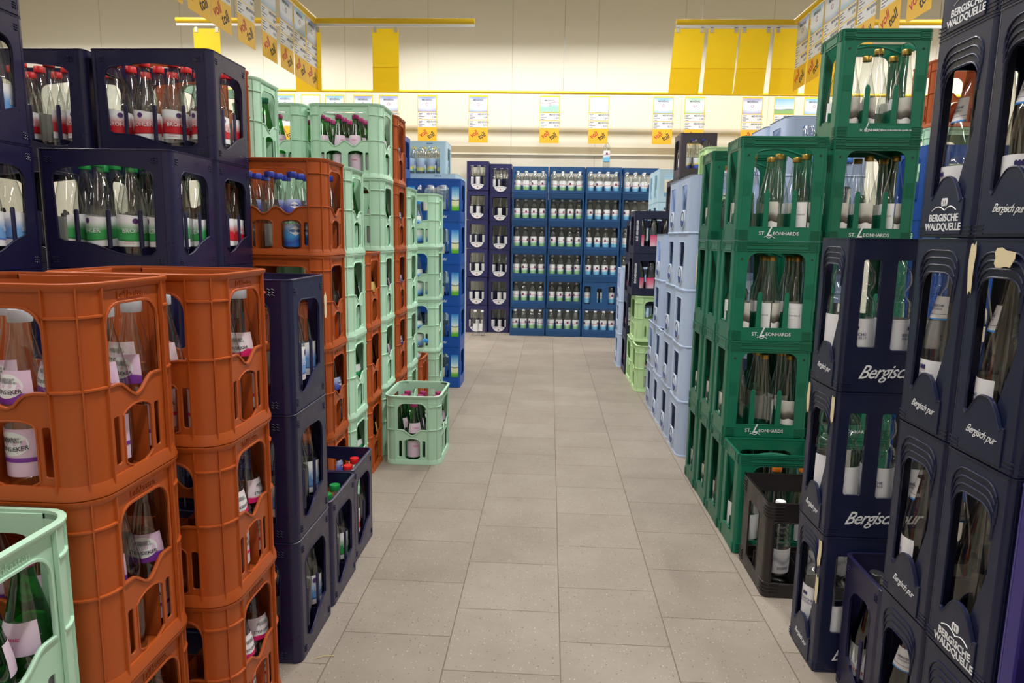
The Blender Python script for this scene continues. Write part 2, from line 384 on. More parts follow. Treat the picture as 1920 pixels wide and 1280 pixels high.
def logo_stl(lb, f, W, D, z=.026, small=False):
    if small:
        letters(lb, f, W, D, 'St.', -.062, z, .012, .0012, shear=.2); letters(lb, f, W, D, 'L', -.045, z+.008, .044, .0012, shear=.45, sx=.8)
        letters(lb, f, W, D, 'EONHARDS', -.020, z, .012, .0012, bold=.01); letters(lb, f, W, D, 'www.st-leonhards-quelle.de', .058, z+.001, .0095, .0012); return
    letters(lb, f, W, D, 'ST.', -.060, z, .019, .0012, bold=.006); letters(lb, f, W, D, 'L', -.036, z+.006, .046, .0012, shear=.5, sx=.85, bold=.02)
    letters(lb, f, W, D, 'EONHARDS', .024, z, .0175, .0012, bold=.006, sx=.98)
    fn = face_fn(f, W, D); lb.tube([fn(-.052+.0035*i, z-.013+.003*math.sin(i*1.0), .0012) for i in range(12)], .0009, 5)
def crate_stl(key, m, variant=0):
    W, D, H = .302, .202, .3655; root = empty('bottle_crate'); mb = MB(); r = .012; w1 = W/2-r; d1 = D/2-r
    a, b = -.098, .098
    win = [(a-.008, .050), (b+.008, .050)]+arc(b-.030, .322-.034, .034, 0, 90, 6)+arc(a+.030, .322-.034, .034, 90, 180, 6)
    for f in ('front', 'back'):
        panel(mb, f, W, D, rect(-w1, w1, .0004, H), [win], .005, bev=.001); bead(mb, f, W, D, win, .002, .002, .0008)
        for z in (.330, .337, .352, .358): boxf(mb, f, W, D, a-.01, b+.01, z, z+.003, -.001, .0032)
        for u in (-.0485, .0485):   # inner fingers rising from the sill
            fn = face_fn(f, W, D); poly = [(u-.010, .045), (u-.0085, .17), (u-.004, .181), (u+.004, .181), (u+.0085, .17), (u+.010, .045)]
            vs, fs = curve_poly(poly, [], .004, .0008); mb.add(vs, fs, lambda x, z, d, fn=fn: fn(x, z, d-.006))
        for k in range(7):
            for s_ in (-1, 1):
                for z in (.005+k*.0052, H-.036+k*.0052): boxf(mb, f, W, D, *sorted((s_*(W/2-.006), s_*(W/2-.040))), z, z+.0024, -.001, .0026)
                u = s_*(W/2-.012-k*.0045); boxf(mb, f, W, D, u-.0012, u+.0012, .160, .212, -.001, .0012)
    c = .052
    win2 = [(-c, .072), (-c, .060), (-.03, .060), (-.03, .068), (.03, .068), (.03, .060), (c, .060), (c, .072)]+[(c, .322), (-c, .322)]
    for f in ('left', 'right'):
        panel(mb, f, W, D, rect(-d1, d1, .0004, H), [win2], .005, bev=.001); bead(mb, f, W, D, win2, .002, .002, .0008)
        panel(mb, f, W, D, rect(-c-.004, c+.004, .330, .360), [rect(-c, c, .333, .357)], .002, .0018, .0004)
        for k in range(7):
            for s_ in (-1, 1):
                for z in (.005+k*.0052, H-.036+k*.0052): boxf(mb, f, W, D, *sorted((s_*(D/2-.006), s_*(D/2-.030))), z, z+.0024, -.001, .0026)
    for p in corner_paths(W, D, r, 0, 0): mb.sweep(p, [(-.005, .0004), (0, .0004), (0, H), (-.005, H)], False)
    lp = loop_path(W, D, r); mb.sweep(lp, [(-.006, H-.003), (.0015, H-.003), (.0015, H), (-.006, H)], True); base_slab(mb, W, D, .01)
    # handle arch across the middle
    mb.tube([(x*.128, .012, .300+.035*math.cos(x*PI/2)) for x in [i/8-1 for i in range(17)]], .005, 6)
    mb.build('shell', m, root); divider(root, m, W, D, 3, 2, .006, .10)
    ho = MB()
    for f in ('front', 'back'):
        for s_ in (-1, 1):
            fn = face_fn(f, W, D); pl = arc(s_*.125, .300, .004, 0, 324, 9); vs, fs = curve_poly(pl, [], .001, .0001); ho.add(vs, fs, lambda x, z, d, fn=fn: fn(x, z, d+.0014))
    ho.build('drain_holes', DARK, root)
    for f in ('front', 'back'): lb = MB(); logo_stl(lb, f, W, D, .026, variant == 1); lb.build('lettering', WHITE, root)
    PROTO[key] = root

def logo_wald(lb, f, W, D, z=.036, s=1.0):
    letters(lb, f, W, D, 'BERGISCHE', 0, z, .0185*s, .0030, bold=.018, space=1.02); letters(lb, f, W, D, 'WALDQUELLE', 0, z-.0165*s, .0185*s, .0030, bold=.018, space=.95)
    fn = face_fn(f, W, D)
    lb.tube([fn((-.040+.006*i)*s, z+(.014+.007*math.sin(i*PI/7))*s, .0030) for i in range(8)], .0011, 5)
    lb.tube([fn((.002+.006*i)*s, z+(.014+.007*math.sin(i*PI/6))*s, .0030) for i in range(7)], .0011, 5)
    for dx in (-.006, 0, .006):
        pl = [(dx*s+.0042*s*math.cos(t*PI/6), z+(.029+.0075*math.sin(t*PI/6))*s) for t in range(12)]; vs, fs = curve_poly(pl, [], .001, .0001); lb.add(vs, fs, lambda x, y, d: fn(x, y, d+.0038))
def crate_berg(key, m, variant='pur'):
    W, D, H = .268, .179, .369; root = empty('bottle_crate'); mb = MB(); r = .010; w1 = W/2-r; d1 = D/2-r
    c = .056
    hill = [(-c+.004, .076)]+smooth([(-c+.010, .070), (-.040, .076), (-.027, .096), (-.012, .111), (.012, .111), (.027, .096), (.040, .074), (c-.010, .064)], 2)+[(c-.004, .070)]
    win = [(-c, .078)]+hill+[(c, .078)]+[(c, .27)]+arc(c-.032, .305-.032, .032, 10, 90, 5)+arc(-c+.032, .305-.032, .032, 90, 170, 5)+[(-c, .27)]
    for f in ('left', 'right'):
        panel(mb, f, W, D, rect(-d1, d1, .0004, H), [win], .005, bev=.001)
        for k in range(4):   # nested arch ridges above the window
            dz = .004+k*.0135; cc = c-.001+k*.0022
            path = [(-cc, .250+dz)]+arc(-cc+.034, .302-.034+dz, .034, 170, 90, 5)+arc(cc-.034, .302-.034+dz, .034, 90, 10, 5)+[(cc, .250+dz)]
            fn = face_fn(f, W, D); mb.tube([fn(u, min(z, H-.006), .0006) for u, z in path], .0017, 5)
        # sill plaque standing proud
        pl = [(-c, .006), (c, .006), (c, .070)]+hill[::-1]+[(-c, .070)]
        vs, fs = curve_poly(pl, [], .004, .001); fn = face_fn(f, W, D); mb.add(vs, fs, lambda x, z, d, fn=fn: fn(x, z, d+.0028))
        fn = face_fn(f, W, D); mb.tube([fn(u, z, .0018) for u, z in hill], .0022, 6)
        for s_ in (-1, 1):
            for k in range(3): boxf(mb, f, W, D, *sorted((s_*(D/2-.004), s_*(c+.004))), .006+k*.007, .0082+k*.007, -.001, .0014)
        # diagonal inner brace
        vs, fs = curve_poly([(.004, .05), (c+.006, .05), (c+.006, .20), (c-.004, .20)], [], .002, .0004); mb.add(vs, fs, lambda x, z, d, fn=fn: fn(x, z, d-.0055))
    holes = [rrect(u-.021, u+.021, .105+(.006 if u else 0), .318, .006) for u in (-.078, 0, .078)]
    for f in ('front', 'back'):
        panel(mb, f, W, D, rect(-w1, w1, .0004, H), holes, .005, bev=.001)
        for k in range(3): boxf(mb, f, W, D, -W/2+.006, -W/2+.03, .006+k*.007, .0082+k*.007, -.001, .0012)
    for p in corner_paths(W, D, r, 0, 0): mb.sweep(p, [(-.005, .0004), (0, .0004), (0, H), (-.005, H)], False)
    lp = loop_path(W, D, r); mb.sweep(lp, [(-.006, H-.003), (.001, H-.003), (.001, H), (-.006, H)], True); base_slab(mb, W, D, .01)
    mb.build('shell', m, root); divider(root, m, W, D, 3, 2, .006, .09)
    for f in ('left', 'right'):
        lb = MB()
        if variant == 'pur': letters(lb, f, W, D, 'Bergisch pur', 0, .046, .0200, .0030, rot=-.05, shear=.6, bold=0, space=.92, sx=.84)
        else: logo_wald(lb, f, W, D)
        lb.build('lettering', WHITE, root)
    for f in ('front', 'back'): lb = MB(); letters(lb, f, W, D, 'Bergisch pur', 0, .052, .047, .0006, rot=.04, shear=.6, bold=.003, space=.9, sx=.86); lb.build('lettering', WHITE, root)
    PROTO[key] = root

def crate_sky(key, m):
    W, D, H = .398, .302, .281; root = empty('bottle_crate'); mb = MB(); r = .038; w1 = W/2-r; d1 = D/2-r
    win = rrect(-.062, .062, .104, .238, .008)
    for f in ('left', 'right'):
        panel(mb, f, W, D, rect(-d1, d1, .0004, H), [win], .006, bev=.001); bead(mb, f, W, D, win, .004, .004, .0015)
    winl = rrect(-.125, .125, .055, .235, .012)
    for f in ('front', 'back'):
        panel(mb, f, W, D, rect(-w1, w1, .0004, H), [winl], .006, bev=.001); bead(mb, f, W, D, winl, .004, .004, .0015)
    for p in corner_paths(W, D, r, 0, 0): mb.sweep(p, [(-.006, .0004), (0, .0004), (0, H), (-.006, H)], False)
    lp = loop_path(W, D, r); mb.sweep(lp, [(-.006, H-.003), (.001, H-.003), (.003, H-.0005), (-.006, H)], True)
    mb.sweep(lp, [(-.006, 0), (.003, 0), (.003, .004), (0, .009), (-.006, .009)], True); base_slab(mb, W, D, .03)
    mb.build('shell', m, root); divider(root, m, W, D, 4, 3, .006, .09)
    for f in ('left', 'right'):
        bd = MB(); ri = MB(); bl = MB(); L2 = MB()
        fn = face_fn(f, W, D)
        def el(mbx, rx, rz, zc, dd, t=.002, lo=0, hi=360, n=22, hole=None):
            pl = [(rx*math.cos(math.radians(lo+(hi-lo)*i/n)), zc+rz*math.sin(math.radians(lo+(hi-lo)*i/n))) for i in range(n)]
            hs = [[(hole*math.cos(2*PI*i/n), zc+hole*rz/rx*math.sin(2*PI*i/n)) for i in range(n)]] if hole else []
            vs, fs = curve_poly(pl, hs, t, .0003); mbx.add(vs, fs, lambda x, z, d: fn(x, z, d+dd))
        el(bd, .046, .046, .070, .006, .006); bd_box = rect(-.046, .046, .070, .116); vs, fs = curve_poly(bd_box, [], .004, .0003); bd.add(vs, fs, lambda x, z, d: fn(x, z, d+.004))
        el(ri, .040, .040, .070, .0068, .0014, hole=.0345)
        el(bl, .035, .035, .070, .0072, .0014, 185, 355, 14)
        b = bd.build('round_badge', mat('badge_white_blue', lin(206, 220, 240), .45), root); ri.build('badge_ring', NAVYINK, b); bl.build('badge_field', mat('badge_blue', lin(44, 76, 160), .45), b)
    PROTO[key] = root

def crate_simple(key, m, W, D, H, r, fw, sw, nx, ny, arch=0.0, extra=None, band=0, posts=None, topband=.035, divz=.09):
    """fw / sw: window rectangles (half width, z0, z1) of the front and side faces"""
    root = empty('bottle_crate'); mb = MB(); w1 = W/2-r; d1 = D/2-r
    def wn(q):
        hw, z0, z1 = q[:3]; rt = arch if arch else .010
        return rrect(-hw, hw, z0, z1, .008, rt, 6)
    for f in ('front', 'back'): panel(mb, f, W, D, rect(-w1, w1, .0004, H), [wn(q) if len(q) == 3 else [(x+q[3], z) for x, z in wn(q)] for q in fw], .005, bev=.001); [bead(mb, f, W, D, wn(q) if len(q) == 3 else [(x+q[3], z) for x, z in wn(q)], .003, .003, .0012) for q in fw]
    for f in ('left', 'right'): panel(mb, f, W, D, rect(-d1, d1, .0004, H), [wn(q) for q in sw], .005, bev=.001); [bead(mb, f, W, D, wn(q), .003, .003, .0012) for q in sw]
    for p in corner_paths(W, D, r, 0, 0): mb.sweep(p, [(-.005, .0004), (0, .0004), (0, H), (-.005, H)], False)
    lp = loop_path(W, D, r); mb.sweep(lp, [(-.006, H-.003), (.001, H-.003), (.001, H), (-.006, H)], True); base_slab(mb, W, D, r*.8)
    if band:
        for z in (.004, .020, .038, .056): mb.sweep(lp, [(-.001, z), (.003, z), (.003, z+.0055), (-.001, z+.0055)], True)
    mb.build('shell', m, root); divider(root, m, W, D, nx, ny, .006, divz, posts=posts)
    if extra: extra(root, W, D, H)
    PROTO[key] = root

def ex_blue(root, W, D, H):
    top = MB(); fld = MB(); grs = MB()
    pic = ramp_mat('landscape_print', [(0, lin(70, 170, 40)), (.16, lin(110, 190, 50)), (.27, lin(236, 240, 190)), (.42, lin(240, 240, 200)), (.45, lin(40, 90, 50)), (.5, lin(240, 248, 250)), (.68, lin(160, 214, 245)), (1, lin(30, 130, 215))], .03, freq=.5)
    mb = MB()
    for f in ('front', 'back'):
        fn = face_fn(f, W, D)
        for u0 in (-W/2+.012, W/2-.064):
            g = [[fn(u0+.052*i/6, .078+.165*j/6, .0012) for i in range(7)] for j in range(7)]; uvs = [[(i/6, j/6) for i in range(7)] for j in range(7)]
            mb.quadpatch(g, uvs)
    mb.build('landscape_picture', pic, root)
    lb = MB()
    for f in ('front', 'back'): letters(lb, f, W, D, 'Vulkaneifel', .045, .036, .026, .0012, shear=.35, bold=.01, sx=.85)
    lb.build('lettering', WHITE, root)
def ex_bw(root, W, D, H):
    sm = MB(); dt = MB(); sw = MB()
    for f in ('front', 'back'):
        fn = face_fn(f, W, D)
        pl = arc(0, .112, .098, 218, 322, 14)
        pl = [(-.072, .060)]+smooth([(-.055, .034), (-.028, .014), (0, .010), (.028, .014), (.055, .034)], 2)+[(.072, .060)]+smooth([(.045, .068), (0, .073), (-.045, .068)], 2)
        vs, fs = curve_poly(pl, [], .002, .0003); sm.add(vs, fs, lambda x, z, d: fn(x, z, d+.0035))
        pl = arc(0, .034, .009, 0, 330, 11); vs, fs = curve_poly(pl, [], .001, .0001); dt.add(vs, fs, lambda x, z, d: fn(x, z, d+.0042))
        pl = smooth([(-.05, .052), (-.02, .060), (.02, .060), (.05, .052)], 2)
        for i in range(0, len(pl)-1): a, b = pl[i], pl[i+1]; boxf(sw, f, W, D, a[0], a[0]+.005, a[1]-.003, a[1]+.003, .003, .0042)
    s_ = sm.build('crescent_label', PAPER, root); dt.build('label_emblem', mat('dusty_pink_ink', lin(190, 130, 130), .6), s_); sw.build('label_lettering', GREYINK, s_)
def ex_bm(root, W, D, H):
    lb = MB()
    for f in ('front', 'back', 'left', 'right'):
        w2 = (W if f in ('front', 'back') else D)/2-.022
        letters(lb, f, W, D, 'BAD MEINBERGER', -w2, H/2+.01, .021, .0012, rot=PI/2, bold=.02, sx=.88)
        if f in ('front', 'back'): letters(lb, f, W, D, 'QUELLE | 1767', w2, H/2+.01, .021, .0012, rot=PI/2, bold=.02)
    lb.build('lettering', WHITE, root)
def ex_cyan(root, W, D, H):
    lb = MB()
    for f in ('front', 'back'): letters(lb, f, W, D, 'MEDIUM', .04, H-.018, .013, .0012, bold=.015)
    lb.build('lettering', mat('blue_ink', lin(70, 110, 170), .5), root)

crate_gdb('orange', ORANGE); crate_gdb('mint', MINT); crate_gdb('palegreen', MINTY)
crate_wave('navy', NAVY); crate_wave('navysmall', NAVY, .300, .205, .339, 3, 2)
crate_stl('green', GREEN); crate_stl('green_web', GREEN, 1)
crate_berg('berg', BERGN); crate_berg('wald', BERGN, 'wald')
crate_sky('sky', SKY)
crate_simple('blue', BLUE, .388, .268, .297, .018, [(.112, .075, .252)], [(.080, .075, .262)], 4, 3, arch=.03, extra=ex_blue, posts=.16)
crate_simple('cyan_low', CYAN, .360, .268, .281, .016, [(.125, .050, .240)], [(.075, .050, .240)], 4, 3, extra=ex_cyan, posts=.12)
crate_simple('cyan', CYAN, .360, .268, .309, .016, [(.125, .050, .262)], [(.075, .050, .262)], 4, 3, extra=ex_cyan, posts=.12)
crate_simple('pet', TEAL, .390, .285, .303, .016, [(.176, .085, .296)], [(.11, .085, .270)], 4, 3, band=1, divz=.14)
crate_simple('pet_top', TEAL, .390, .285, .335, .016, [(.176, .085, .292)], [(.11, .085, .270)], 4, 3, arch=.03, band=1, divz=.14)
crate_simple('pet_old', TEAL, .385, .280, .303, .016, [(.028, .075, .235), (.036, .06, .26, -.135), (.036, .06, .26, .135)], [(.10, .085, .26)], 4, 3)
crate_simple('smile', INDIGO, .245, .19, .314, .010, [(.085, .066, .268)], [(.06, .066, .268)], 3, 2, extra=ex_bw, divz=.16)
crate_simple('bad', mat('blue_black_plastic', lin(30, 32, 64), .4, noise=.06), .29, .268, .309, .012, [(.093, .055, .255)], [(.085, .055, .27)], 3, 3, arch=.012, extra=ex_bm)
crate_simple('grey', GREYP, .262, .262, .309, .014, [(.088, .060, .268)], [(.088, .060, .268)], 3, 3, arch=.04, posts=.14)
crate_simple('black', BLACKP, .33, .278, .308, .022, [(.046, .045, .245, -.100), (.046, .045, .245, .0), (.046, .045, .245, .100)], [(.052, .045, .245)], 3, 2)
crate_simple('purple', PURPLE, .30, .26, .368, .014, [(.10, .03, .31)], [(.088, .03, .31)], 2, 2)
# ridges on the black crate's rounded corners
def rib_black():
    root = PROTO['black']; mb = MB()
    for p in corner_paths(.33, .278, .022, .025, .025):
        for z in [.012+i*.011 for i in range(4)]+[.255+i*.0095 for i in range(5)]: mb.sweep(p, [(-.001, z), (.0032, z+.001), (.0032, z+.004), (-.001, z+.005)], False)
    mb.build('corner_ribs', BLACKP, root)
rib_black()
DIM = dict(orange=(.36, .278, .34), mint=(.36, .278, .34), palegreen=(.36, .278, .34), navy=(.389, .261, .33), navysmall=(.303, .208, .34), green=(.305, .205, .366), green_web=(.305, .205, .366),
           berg=(.271, .182, .37), wald=(.271, .182, .37), sky=(.404, .308, .282), blue=(.391, .271, .298), cyan=(.363, .271, .31), cyan_low=(.363, .271, .283), pet=(.396, .291, .304), pet_top=(.396, .291, .335), pet_old=(.388, .283, .304),
           smile=(.248, .194, .315), bad=(.293, .271, .31), grey=(.265, .265, .31), black=(.337, .285, .31), purple=(.303, .263, .37))
GRID = dict(orange=(4, 3, .324, .244), mint=(4, 3, .324, .244), palegreen=(4, 3, .324, .244), navy=(4, 3, .37, .242), navysmall=(3, 2, .284, .189), green=(3, 2, .286, .186), green_web=(3, 2, .286, .186),
            berg=(3, 2, .252, .163), wald=(3, 2, .252, .163), sky=(4, 3, .37, .275), blue=(4, 3, .372, .252), cyan=(4, 3, .344, .252), cyan_low=(4, 3, .344, .252), pet=(4, 3, .374, .269), pet_top=(4, 3, .374, .269), pet_old=(4, 3, .369, .264),
            smile=(3, 2, .229, .174), bad=(3, 3, .274, .252), grey=(3, 3, .246, .246), black=(3, 2, .314, .262), purple=(2, 2, .284, .244))

# ================================================================== BOTTLES
def prof_r(prof, z):
    for (r0, z0), (r1, z1) in zip(prof, prof[1:]):
        if z0 <= z <= z1 and z1 > z0: return r0+(r1-r0)*(z-z0)/(z1-z0)
    return prof[-1][0]
def dense(prof):
    """rounded version of a bottle profile"""
    pts = smooth([(r, z) for r, z in prof], 1); return pts
def label_mb(prof, z0, z1, half, tilt=0, n=14, nz=6, wavetop=0, pad=.0007):
    mb = MB(); g = []; uvs = []
    for j in range(nz+1):
        row = []; ur = []
        for i in range(n+1):
            u = i/n; v = j/nz; a = -PI/2+half*(2*u-1)
            z = z0+(z1-z0)*v+(wavetop*math.sin(u*2*PI)*v)
            r = prof_r(prof, z)+pad; row.append((r*math.cos(a), r*math.sin(a), z)); ur.append((u, v))
        g.append(row); uvs.append(ur)
    return mb.quadpatch(g, uvs)
def ellipse_label(prof, zc, half_a, half_h, n=20, pad=.0011):
    mb = MB(); rings = []
    def pt(k, t):
        a = -PI/2+half_a*k*math.cos(t); z = zc+half_h*k*math.sin(t); r = prof_r(prof, z)+pad; return (r*math.cos(a), r*math.sin(a), z)
    vs = [pt(0, 0)]; 
    for k in (.5, 1): vs += [pt(k, 2*PI*i/n) for i in range(n)]
    fs = [(0, 1+i, 1+(i+1) % n) for i in range(n)]+[(1+i, 1+n+i, 1+n+(i+1) % n, 1+(i+1) % n) for i in range(n)]
    return mb.add(vs, fs)
def wrap_text(mb, prof, s, ac, zc, size, pad=.0014, bend=0, rot=0, **k):
    vs, fs = text_geo(s, size, extrude=0, **k); r0 = prof_r(prof, zc); cs, sn = math.cos(rot), math.sin(rot)
    def fn(x, y, d):
        x, y = x*cs-y*sn, x*sn+y*cs
        a = -PI/2+ac+x/r0; z = zc+y+bend*x*x; r = prof_r(prof, z)+pad; return (r*math.cos(a), r*math.sin(a), z)
    mb.add(vs, fs, fn)
def cap_mb(r, z0, z1, ridges=True):
    mb = MB(); seg = 24
    vs = []; fs = []
    for (k, z) in ((1, z0), (1, z0+(z1-z0)*.15), (1, z1-.002), (.92, z1), (.0, z1)):
        for i in range(seg): rr = r*k*(1.03 if (ridges and i % 2 and 0 < z-z0 < (z1-z0)*.95) else 1); a = 2*PI*i/seg; vs.append((rr*math.cos(a), rr*math.sin(a), z))
    for j in range(4):
        for i in range(seg): q = (i+1) % seg; fs.append((j*seg+i, j*seg+q, (j+1)*seg+q, (j+1)*seg+i))
    return mb.add(vs, fs)
P_GDB = [(.026, 0), (.031, 0), (.0345, .006), (.0345, .100), (.0325, .112), (.0325, .122), (.0355, .132), (.0355, .146), (.033, .165), (.0255, .200), (.0185, .232), (.0145, .250), (.0140, .272)]
P_COL = [(.026, 0), (.034, 0), (.0380, .006), (.0380, .140), (.0368, .155), (.030, .190), (.021, .226), (.0155, .248), (.0145, .266)]
P_SMI = [(.024, 0), (.031, 0), (.0345, .006), (.0345, .140), (.0330, .155), (.026, .190), (.0185, .226), (.0145, .248), (.0138, .270)]
P_COL = [(r, z*1.06) for r, z in P_COL]
P_STL = [(.028, 0), (.036, 0), (.0415, .006), (.0415, .128), (.039, .150), (.031, .185), (.022, .225), (.0165, .255), (.0145, .290)]
P_BRG = [(.028, 0), (.035, 0), (.0382, .008), (.0382, .140), (.0370, .165), (.031, .205), (.023, .240), (.0175, .270), (.0150, .295), (.0145, .325)]
P_BPT = [(.026, 0), (.035, 0), (.0382, .008), (.0382, .174), (.0365, .180), (.038, .188), (.0365, .195), (.038, .203), (.035, .214), (.025, .225), (.0235, .232), (.034, .249), (.036, .262), (.032, .285), (.018, .305), (.0135, .312), (.0130, .325)]
P_PET = [(.026, 0), (.034, 0), (.0375, .008), (.0375, .060), (.0365, .066), (.0365, .196), (.0375, .204), (.035, .212), (.0375, .222), (.034, .240), (.022, .268), (.0135, .280), (.0130, .290)]
P_PET = [(r, z*.935) for r, z in P_PET]
P_SKB = [(r, z*.955) for r, z in P_PET]
P_RIB = [(.026, 0), (.035, 0), (.039, .008)]+[(.039-(.004 if i % 2 else 0), .016+i*.008) for i in range(5)]+[(.0378, .055), (.0378, .145)]+[(.039-(.005 if i % 2 else 0), .152+i*.0085) for i in range(9)]+[(.036, .235), (.022, .26), (.0135, .270), (.0130, .282)]
P_RIB = [(r, z*.955) for r, z in P_RIB]
P_BIG = [(.03, 0), (.048, 0), (.052, .010)]+[(.052-(.004 if i % 2 else 0), .02+i*.010) for i in range(11)]+[(.049, .132), (.049, .232)]+[(.052-(.005 if i % 2 else 0), .238+i*.009) for i in range(5)]+[(.045, .290), (.028, .318), (.0145, .328), (.0140, .338)]
def bottle(key, prof, gm, capm, capr, caph, parts, drop=.006):
    name = 'plastic_bottle' if gm is G_PET else 'glass_bottle'
    root = empty(name); mb = MB(); mb.lathe(dense(prof), 28); mb.build('bottle_body', gm, root, angle=60)
    zt = prof[-1][1]
    cap_mb(capr, zt-drop, zt-drop+caph, capm not in (GOLD, SILV)).build('cap', capm, root, angle=50)
    for nm, mbx, m in parts: mbx.build(nm, m, root, recalc=False) if mbx.uv else mbx.build(nm, m, root, recalc=True)
    PROTO[key] = root; return root
def white(*_): return lin(238, 238, 242)
for cn, cc, c2 in (('red', lin(208, 24, 40), lin(150, 16, 30)), ('green', lin(60, 168, 90), lin(10, 110, 50)), ('blue', lin(120, 170, 230), lin(20, 60, 170))):
    lm = ramp_mat('label_'+cn, [(0, lin(240, 240, 244)), (.22, lin(240, 240, 244)), (.25, c2), (.30, cc), (.55, cc), (.86, lin(244, 244, 248)), (1, lin(246, 246, 250))], .07, freq=.6)
    lt = MB(); wrap_text(lt, P_COL, 'BROHLER', 0, .098, .0165, bold=.01, pad=.0022)
    dt = ellipse_label(P_COL, .126, .20, .0078, pad=.0018)
    bk = MB(); wrap_text(bk, P_COL, 'medium', .1, .085, .009, pad=.0022, shear=.3)
    bt = MB(); wrap_text(bt, P_COL, 'Natürliches\nMineralwasser', -.5, .0655, .005, pad=.0022)
    bottle('col_'+cn, P_COL, G_CLEAR, CAP[cn], .0165, .020, [('label', label_mb(P_COL, .055, .140, 2.3, wavetop=.004, n=26, pad=.0008), lm), ('label_lettering', lt, WHITE), ('label_emblem', dt, mat('emblem_violet', lin(90, 50, 120), .5)), ('small_print', bt, REDINK)])
def steins(key, band, pink, capm):
    nl = label_mb(P_GDB, .140, .192, 1.15, n=16); bl = label_mb(P_GDB, .022, .100, 1.5, n=18)
    ov = ellipse_label(P_GDB, .168, .78, .019); ov2 = ellipse_label(P_GDB, .076, .82, .020)
    tx = MB(); wrap_text(tx, P_GDB, 'STEINSIEKER', 0, .1585, .0088, bend=4, bold=.012); wrap_text(tx, P_GDB, 'STEINSIEKER', 0, .067, .0098, bend=5, bold=.014)
    for k in range(9):
        wrap_text(tx, P_GDB, 'IIHII', -.36+.09*k, .176+.003*math.sin(k*2.1), .0055); wrap_text(tx, P_GDB, 'IHIHI', -.42+.1*k, .082+.003*math.sin(k*2.1), .0055)
    bd = MB(); bnd = label_mb(P_GDB, .046, .053, 1.5, n=18, pad=.0013)
    bottle(key, P_GDB, G_CLEAR, capm, .0168, .020, [('neck_label', nl, ramp_mat(key+'_neck', [(0, band), (.25, band), (.3, pink), (1, pink)], .06, freq=1)), ('body_label', bl, ramp_mat(key+'_body', [(0, pink), (1, pink)])), ('neck_oval', ov, PAPER), ('body_oval', ov2, PAPER), ('label_lettering', tx, DARK), ('label_band', bnd, ramp_mat(key+'_band', [(0, band), (1, band)]))])
steins('stein_violet', lin(126, 52, 160), lin(226, 196, 224), CAP['grey']); steins('stein_pink', lin(232, 34, 120), lin(240, 222, 232), CAP['grey'])
def gdbb(key, gm, capm, neck, body, nt='', bt='', ink=NAVYINK, plate=False):
    ps = []
    if neck: ps.append(('neck_label', label_mb(P_GDB, .142, .190, 1.1, n=14), neck))
    if body: ps.append(('body_label', label_mb(P_GDB, .022, .102, 1.55, n=18), body))
    tx = MB()
    if plate:
        for zc, hh, wa in ((.168, .013, .62), (.078, .018, .75)):
            dm = MB()
            def pt(a, z, pf=P_GDB): r = prof_r(pf, z)+.0012; return (r*math.cos(-PI/2+a), r*math.sin(-PI/2+a), z)
            ring = []
            for k in range(16):
                t = k/16*4; sgm = int(t); f = t-sgm; c4 = [(wa, 0), (0, hh), (-wa, 0), (0, -hh), (wa, 0)]; a = c4[sgm][0]*(1-f)+c4[sgm+1][0]*f; z = zc+c4[sgm][1]*(1-f)+c4[sgm+1][1]*f; ring.append(pt(a, z))
            dm.add([pt(0, zc)]+ring, [(0, 1+i, 1+(i+1) % 16) for i in range(16)])
            ps.append(('neck_diamond' if zc > .1 else 'body_diamond', dm, PAPER))
    if nt: wrap_text(tx, P_GDB, nt, 0, .168, .0085, bold=.01, pad=.002)
    if bt: wrap_text(tx, P_GDB, bt, 0, .078, .0105, bold=.01, pad=.002)
    if nt or bt: ps.append(('label_lettering', tx, ink))
    bottle(key, P_GDB, gm, capm, .0168, .020, ps)
blu = ramp_mat('blue_sky_label', [(0, lin(20, 120, 210)), (.25, lin(60, 90, 180)), (.5, lin(70, 160, 225)), (.8, lin(120, 170, 225)), (1, lin(190, 215, 240))], .08)
blun = ramp_mat('blue_violet_label', [(0, lin(70, 60, 170)), (.5, lin(96, 116, 200)), (1, lin(190, 200, 235))], .08)
pk = ramp_mat('pale_pink_label', [(0, lin(216, 190, 214)), (1, lin(226, 204, 222))]); wh = ramp_mat('white_label', [(0, lin(234, 234, 236)), (1, lin(240, 240, 242))])
wg = ramp_mat('white_green_label', [(0, lin(30, 150, 80)), (.4, lin(40, 160, 90)), (.5, lin(238, 240, 240)), (1, lin(240, 242, 242))], .1)
wb = ramp_mat('white_blue_label', [(0, lin(20, 60, 170)), (.12, lin(60, 130, 215)), (.35, lin(150, 200, 240)), (.6, lin(238, 240, 244)), (1, lin(240, 242, 244))], .06)
crm = ramp_mat('cream_gold_label', [(0, lin(226, 196, 110)), (1, lin(232, 206, 130))])
gdbb('gdb_blue', G_CLEAR, CAP['blue'], blun, blu, 'SINZIGER', 'SINZIGER', NAVYINK, True)
gdbb('gdb_magenta', G_GREEN, CAP['magenta'], pk, pk, 'Classic', 'Classic', PINKINK)
gdbb('gdb_teal', G_GREEN, CAP['teal'], None, None)
gdbb('gdb_wg', G_GREEN, CAP['green'], wg, wg); gdbb('gdb_wb', G_CLEAR, CAP['skyblue'], wb, wb); gdbb('gdb_gold', G_BROWN, GOLD, crm, crm); gdbb('gdb_red', G_BROWN, CAP['red'], ramp_mat('white_red_label', [(0, lin(230, 230, 240)), (.3, lin(230, 230, 240)), (.42, lin(60, 70, 160)), (.6, lin(230, 230, 240)), (1, lin(210, 40, 60))], .03), wh)
